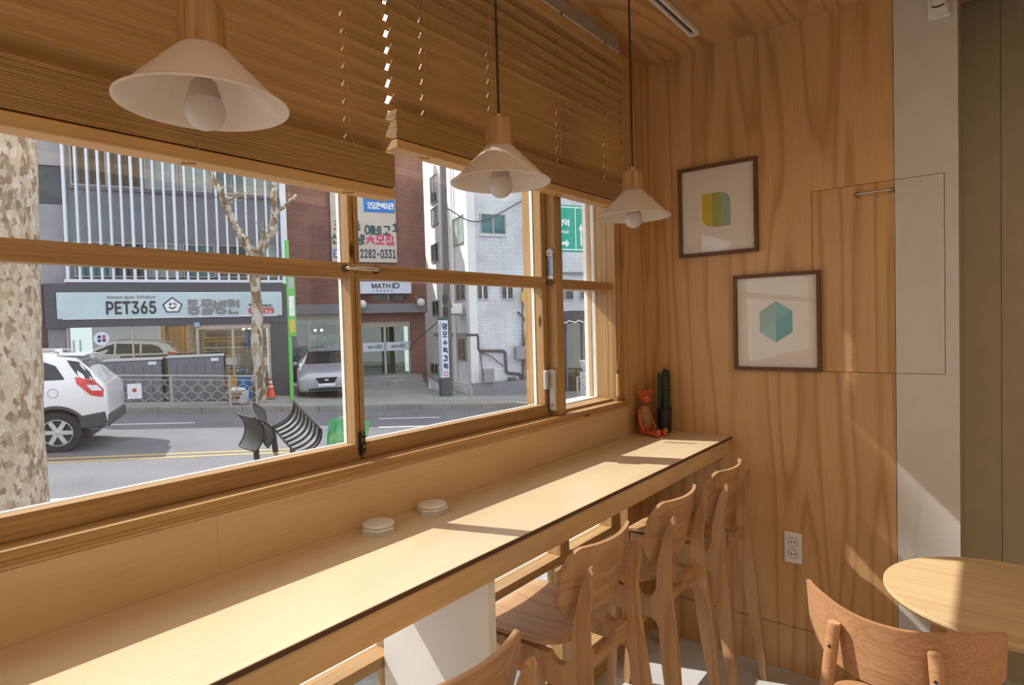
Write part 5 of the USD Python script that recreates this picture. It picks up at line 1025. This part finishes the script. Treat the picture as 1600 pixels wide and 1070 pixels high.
for s in (-1, 1):
    for x in (WRX, 3.56):
        ring = Point(x, WR).buffer(.475, 24).difference(Point(x, WR).buffer(.425, 24)).difference(sbox(x-1, -1, x+1, .36))
        part(t, 'arch_trim', suv(side_patch(SU, ring, s, .014, .03)), M['car_trim'])
        ty, rim, spk, disc = wheel(x, s*.845, WR, WR, s); w_ = part(t, 'wheel', suv(ty), M['rubber'], 30); part(w_, 'rim', suv(rim), M['alloy'], 30)
        part(w_, 'spokes', suv(spk), M['alloy']); part(w_, 'brake_disc', suv(disc), M['car_trim'])
    part(t, 'side_window', suv(side_patch(SU, Polygon([(.62, 1.29), (1.38, 1.25), (1.38, 1.60), (1.0, 1.60), (.78, 1.52)]).buffer(-.01).buffer(.01), s)), M['car_glass']); part(t, 'side_window', suv(side_patch(SU, Polygon([(1.46, 1.25), (2.25, 1.21), (2.25, 1.60), (1.46, 1.61)]), s)), M['car_glass'])
    part(t, 'side_window', suv(side_patch(SU, Polygon([(2.33, 1.20), (3.12, 1.17), (2.75, 1.44), (2.33, 1.58)]), s)), M['car_glass'])
    tl = part(t, 'tail_lamp', suv(side_patch(SU, Polygon([(.06, .98), (.05, 1.12), (.20, 1.30), (.48, 1.335), (.44, 1.22), (.24, 1.02)]), s, .012, .03)), M['lamp_red'], 30); part(tl, 'clear_lens', suv(side_patch(SU, Polygon([(.07, 1.10), (.14, 1.20), (.30, 1.20), (.22, 1.10)]), s, .016, .03)), M['lamp_clear'])
    part(t, 'bumper_side', suv(side_patch(SU, Polygon([(.02, .46), (.05, .72), (.44, .64), (.42, .42), (.12, .42)]), s, .012, .03)), M['car_trim']); part(t, 'sill_trim', suv(side_patch(SU, Polygon([(1.3, .36), (3.1, .36), (3.1, .52), (1.3, .52)]), s, .012, .03)), M['car_trim'])
    part(t, 'roof_rail', suv(tube([(.75, s*.60, 1.745), (.85, s*.60, 1.775), (2.1, s*.60, 1.765), (2.25, s*.6, 1.72)], .018, 8)), M['alu'], True)
part(t, 'tailgate_glass', suv(gridmesh(np.array([[(x-.012, y*(surf_y(SU, x, z)-.05)/.6, z) for y in np.linspace(-.6, .6, 7)] for x, z in ((.155, 1.23), (.24, 1.38), (.33, 1.52), (.42, 1.62))]))), M['car_glass'], True)
part(t, 'quarter_glass', suv(side_patch(SU, Polygon([(.17, 1.22), (.40, 1.30), (.58, 1.55), (.62, 1.62), (.46, 1.60), (.28, 1.42)]), -1, .010, .03)), M['car_glass'])
part(t, 'spoiler', suv(bx(.36, .80, -.60, .60, 1.695, 1.735, .012)), M['car_white']); part(t, 'antenna_fin', suv(ext(Polygon([(.82, 1.73), (1.06, 1.735), (.84, 1.82)]), -.02, .02)), M['car_white'])
part(t, 'bumper', suv(bx(-.03, .30, -.80, .80, .44, .70, .05)), M['car_trim']); part(t, 'tow_flap', suv(bx(.25, .42, -.5, .5, .34, .46, .02)), M['car_trim'])
part(t, 'fuel_cap', suv(side_patch(SU, Point(.79, 1.05).buffer(.078, 16).difference(Point(.79, 1.05).buffer(.070, 16)), -1, .003, .006, .02)), M['grey_mid'])
# silver saloon, nose towards the street
SD = [(0.0, .30, .60, .68, .70, .76, .62), (.05, .22, .66, .74, .80, .86, .66), (.25, .20, .76, .86, .86, .905, .70), (.9, .19, .90, .98, .88, .91, .74), (1.35, .19, .96, 1.04, .88, .91, .68), (2.15, .19, 1.0, 1.42, .88, .91, .56), (2.9, .19, 1.0, 1.465, .88, .91, .56), (3.6, .19, 1.02, 1.36, .88, .90, .54), (4.2, .20, 1.03, 1.08, .88, .89, .66), (4.65, .26, .92, 1.0, .80, .84, .62), (4.75, .40, .75, .82, .62, .68, .5)]
sd0 = (2.50, 20.35, pave_z(2.5)+.02); SA = math.radians(6)
def sdn(m):
    m = tm(m); v = np.asarray(m.vertices); f = m.faces
    c_, s_ = math.cos(SA), math.sin(SA); u = sd0[0]-v[:, 1]*c_-v[:, 0]*s_*-1; w = sd0[1]+v[:, 0]*c_-v[:, 1]*s_*-1
    return trimesh.Trimesh(np.c_[u, w, sd0[2]+v[:, 2]+.02*v[:, 0]], np.asarray(f), process=False)
t = thing('silver_saloon', 'silver saloon car parked nose out before the brick building', 'car', sd0, street=True)
body = to_manifold(loft(SD))
for x in (.88, 3.66):
    for s in (-1, 1): body = body-manifold3d.Manifold.cylinder(.4, .37, .37, 36, True).rotate([90, 0, 0]).translate([x, s*.90, .31])
part(t, 'body', sdn(tm(body)), M['car_silver'], 35); part(t, 'underbody', sdn(bx(.4, 4.4, -.62, .62, .17, .6)), M['car_trim'])
for s in (-1, 1):
    for x in (.88, 3.66):
        ty, rim, spk, disc = wheel(x, s*.80, .31, .31, s, 5); w_ = part(t, 'wheel', sdn(ty), M['rubber'], 30); part(w_, 'rim', sdn(rim), M['alloy'], 30); part(w_, 'spokes', sdn(spk), M['alloy'])
    part(t, 'side_window', sdn(side_patch(SD, Polygon([(1.75, 1.06), (3.7, 1.08), (3.3, 1.32), (2.3, 1.34)]), s)), M['car_glass'])
    hl = part(t, 'headlamp', sdn(manifold3d.Manifold.batch_hull([manifold3d.Manifold.sphere(.07, 12).translate([.10, s*.62, .64]), manifold3d.Manifold.sphere(.06, 12).translate([.32, s*.80, .72]), manifold3d.Manifold.sphere(.04, 12).translate([.08, s*.46, .62])])), M['lamp_clear'], True)
    part(t, 'mirror', sdn(ball((1.62, s*1.0, 1.02), .10, 2, (.6, 1, .75))), M['car_silver'], True); part(t, 'fog_lamp', sdn(ball((.035, s*.60, .35), .07, 2, (.5, 1.3, .8))), M['lamp_clear'], True)
wsx = [(1.30, 1.035), (1.55, 1.17), (1.80, 1.29), (2.06, 1.39)]
part(t, 'windscreen', sdn(gridmesh(np.array([[(x-.02-.06*(1-(y/.66)**2), y*(1-.16*(z-1.03)/.36), z+.014) for y in np.linspace(-.66, .66, 9)] for x, z in wsx])[:, ::-1])), M['car_glass'], True)
gr = part(t, 'grille', sdn(ext(Polygon([(-.34, .66), (.34, .66), (.22, .48), (-.22, .48)]), -.025, .06, 'yz')), M['plastic_black']); part(gr, 'badge', sdn(ball((-.03, 0, .58), .045, 2, (.3, 1.4, .8))), M['alloy'], True)
part(t, 'number_plate', sdn(bx(-.035, -.01, -.26, .26, .385, .475)), M['ink_white']); part(t, 'lower_intake', sdn(bx(-.02, .05, -.55, .55, .25, .33, .01)), M['plastic_black'])

# snow shovels and green sheet outside the window ---------------------------------------
def shovel(name, label, o, ex, ez, wd, ht, curve, ribs, foot, mm='plastic_black'):
    """o: centre of the blade; ex: along its cutting edge; ez: from handle to edge; foot: lower end of the handle"""
    o, ex, ez, foot = map(lambda q: np.array(q, float), (o, ex, ez, foot)); ex /= np.linalg.norm(ex); ez = ez-ex*(ez@ex); ez /= np.linalg.norm(ez); en = np.cross(ex, ez)
    t = thing(name, label, 'shovel', tuple(foot))
    def at(a, b, k=0.0): return o+ex*a*wd/2*(1-.05*max(0, -b))+ez*b*ht/2+en*(curve*(b*b-.35)-.012*a*a+k)
    P_ = np.array([[at(a, b) for b in np.linspace(-1, 1, 15)] for a in np.linspace(-1, 1, 15)])
    bl = part(t, 'blade', shell(P_, np.tile(en, (15, 15, 1)), .006), M[mm], 35)
    for r_ in range(ribs):
        a = -1+2*(r_+.5)/ribs; part(bl, 'rib', tube([at(a, b, .008) for b in np.linspace(-.97, .97, 11)], .0085, 6), M['plastic_black'], True)
    for b in (-1, 1): part(bl, 'edge_strip', tube([at(a, b, .004) for a in np.linspace(-1, 1, 9)], .007, 6), M['plastic_black'], True)
    for a in (-1, 1): part(bl, 'end_rim', tube([at(a, b, .004) for b in np.linspace(-1, 1, 11)], .007, 6), M['plastic_black'], True)
    neck = o-ez*ht*.46-en*curve*.2; d = foot-neck; d /= np.linalg.norm(d)
    part(t, 'socket', tube(bend([o-ez*ht*.25-en*(curve*.35+.012), neck-en*.02, neck+d*.12-en*.012], 5), .020, 10), M['plastic_black'], True)
    part(t, 'handle', tube([neck+d*.08-en*.012, foot], .0155, 10), M['handle_wood'], True)
zg = pave_z(.8)
shovel('snow_shovel', 'black snow shovel at the end of the row, curved side edge showing', (-2.724, -.579, .841), (.983, .127, -.12), (-.10, -.11, .99), .20, .235, .060, 0, (-2.52, -.55, -.35))
shovel('snow_shovel', 'black snow shovel turned edge on between the other two', (-2.60, -.545, .895), (.859, -.264, -.44), (.139, -.337, .90), .22, .245, .060, 0, (-2.42, -.40, -.35))
shovel('snow_shovel', 'ribbed black and silver snow shovel beside the green sheet', (-2.366, -.422, .861), (.816, .097, -.57), (.47, .453, .75), .325, .225, .080, 8, (-2.44, -.50, -.35), 'shovel_sheet')
t = thing('shovel_bin', 'grey bin holding the snow shovels below the window', 'bin', (-2.35, -.40, zg))
part(t, 'body', ext(rrect(-2.85, -1.75, -.85, .05, .05).difference(rrect(-2.82, -1.78, -.82, .02, .04)), zg, .30, 'xy'), M['metal_grey']); part(t, 'floor', bx(-2.82, -1.78, -.82, .02, zg, zg+.03), M['metal_grey'])
t = thing('green_sheet', 'translucent green plastic sheet bundled beside the ribbed shovel', 'sheet', (-2.2, -.22, zg+.03))
A_, B_, C_, D_ = map(np.array, ((-2.276, -.293, .700), (-2.048, -.112, .725), (-2.294, -.236, .885), (-2.071, -.061, .872)))
def fold(a0, a1, lift, bow, k):
    n, m_ = 12, 14; P_ = np.zeros((n, m_, 3))
    for i, a in enumerate(np.linspace(a0, a1, n)):
        for j, b in enumerate(np.linspace(0, 1, m_)):
            q = A_*(1-a)*(1-b)+B_*a*(1-b)+C_*(1-a)*b+D_*a*b; r_ = (a-a0)/(a1-a0)
            sq = 1-.35*(1-b)**2; q = q+(A_*.5+B_*.5-q)*0 ; c_ = (A_*(1-(a0+a1)/2)+B_*((a0+a1)/2)); q = c_*(1-sq)+q*sq if b < 1 else q
            P_[i, j] = q+np.array([.62, -.78, 0])*(bow*math.sin(math.pi*r_)+.018*k*math.sin(2.5*b))+np.array([0, 0, lift])*b*math.sin(math.pi*min(1, r_*.9+.05))
    return shell(P_, np.tile([.62, -.78, 0], (n, m_, 1)), .003)
for a0, a1, lift, bow, k in ((0, .30, .035, .030, 1), (.18, .58, .055, .045, 2), (.45, .85, .060, -.03, .3), (.70, 1.0, .03, .035, 1.2)): part(t, 'sheet_fold', fold(a0, a1, lift, bow, k), M['tarp_green'], True)
part(t, 'lower_wrap', tube(bend([A_+[0, 0, .0], (A_+B_)/2+[.01, -.01, -.02], B_], 5), .03, 10), M['ink_teal'], True)
part(t, 'stick', tube([(-2.2, -.22, zg+.03), (-2.17, -.2, .76)], .014, 8), M['handle_wood'], True)
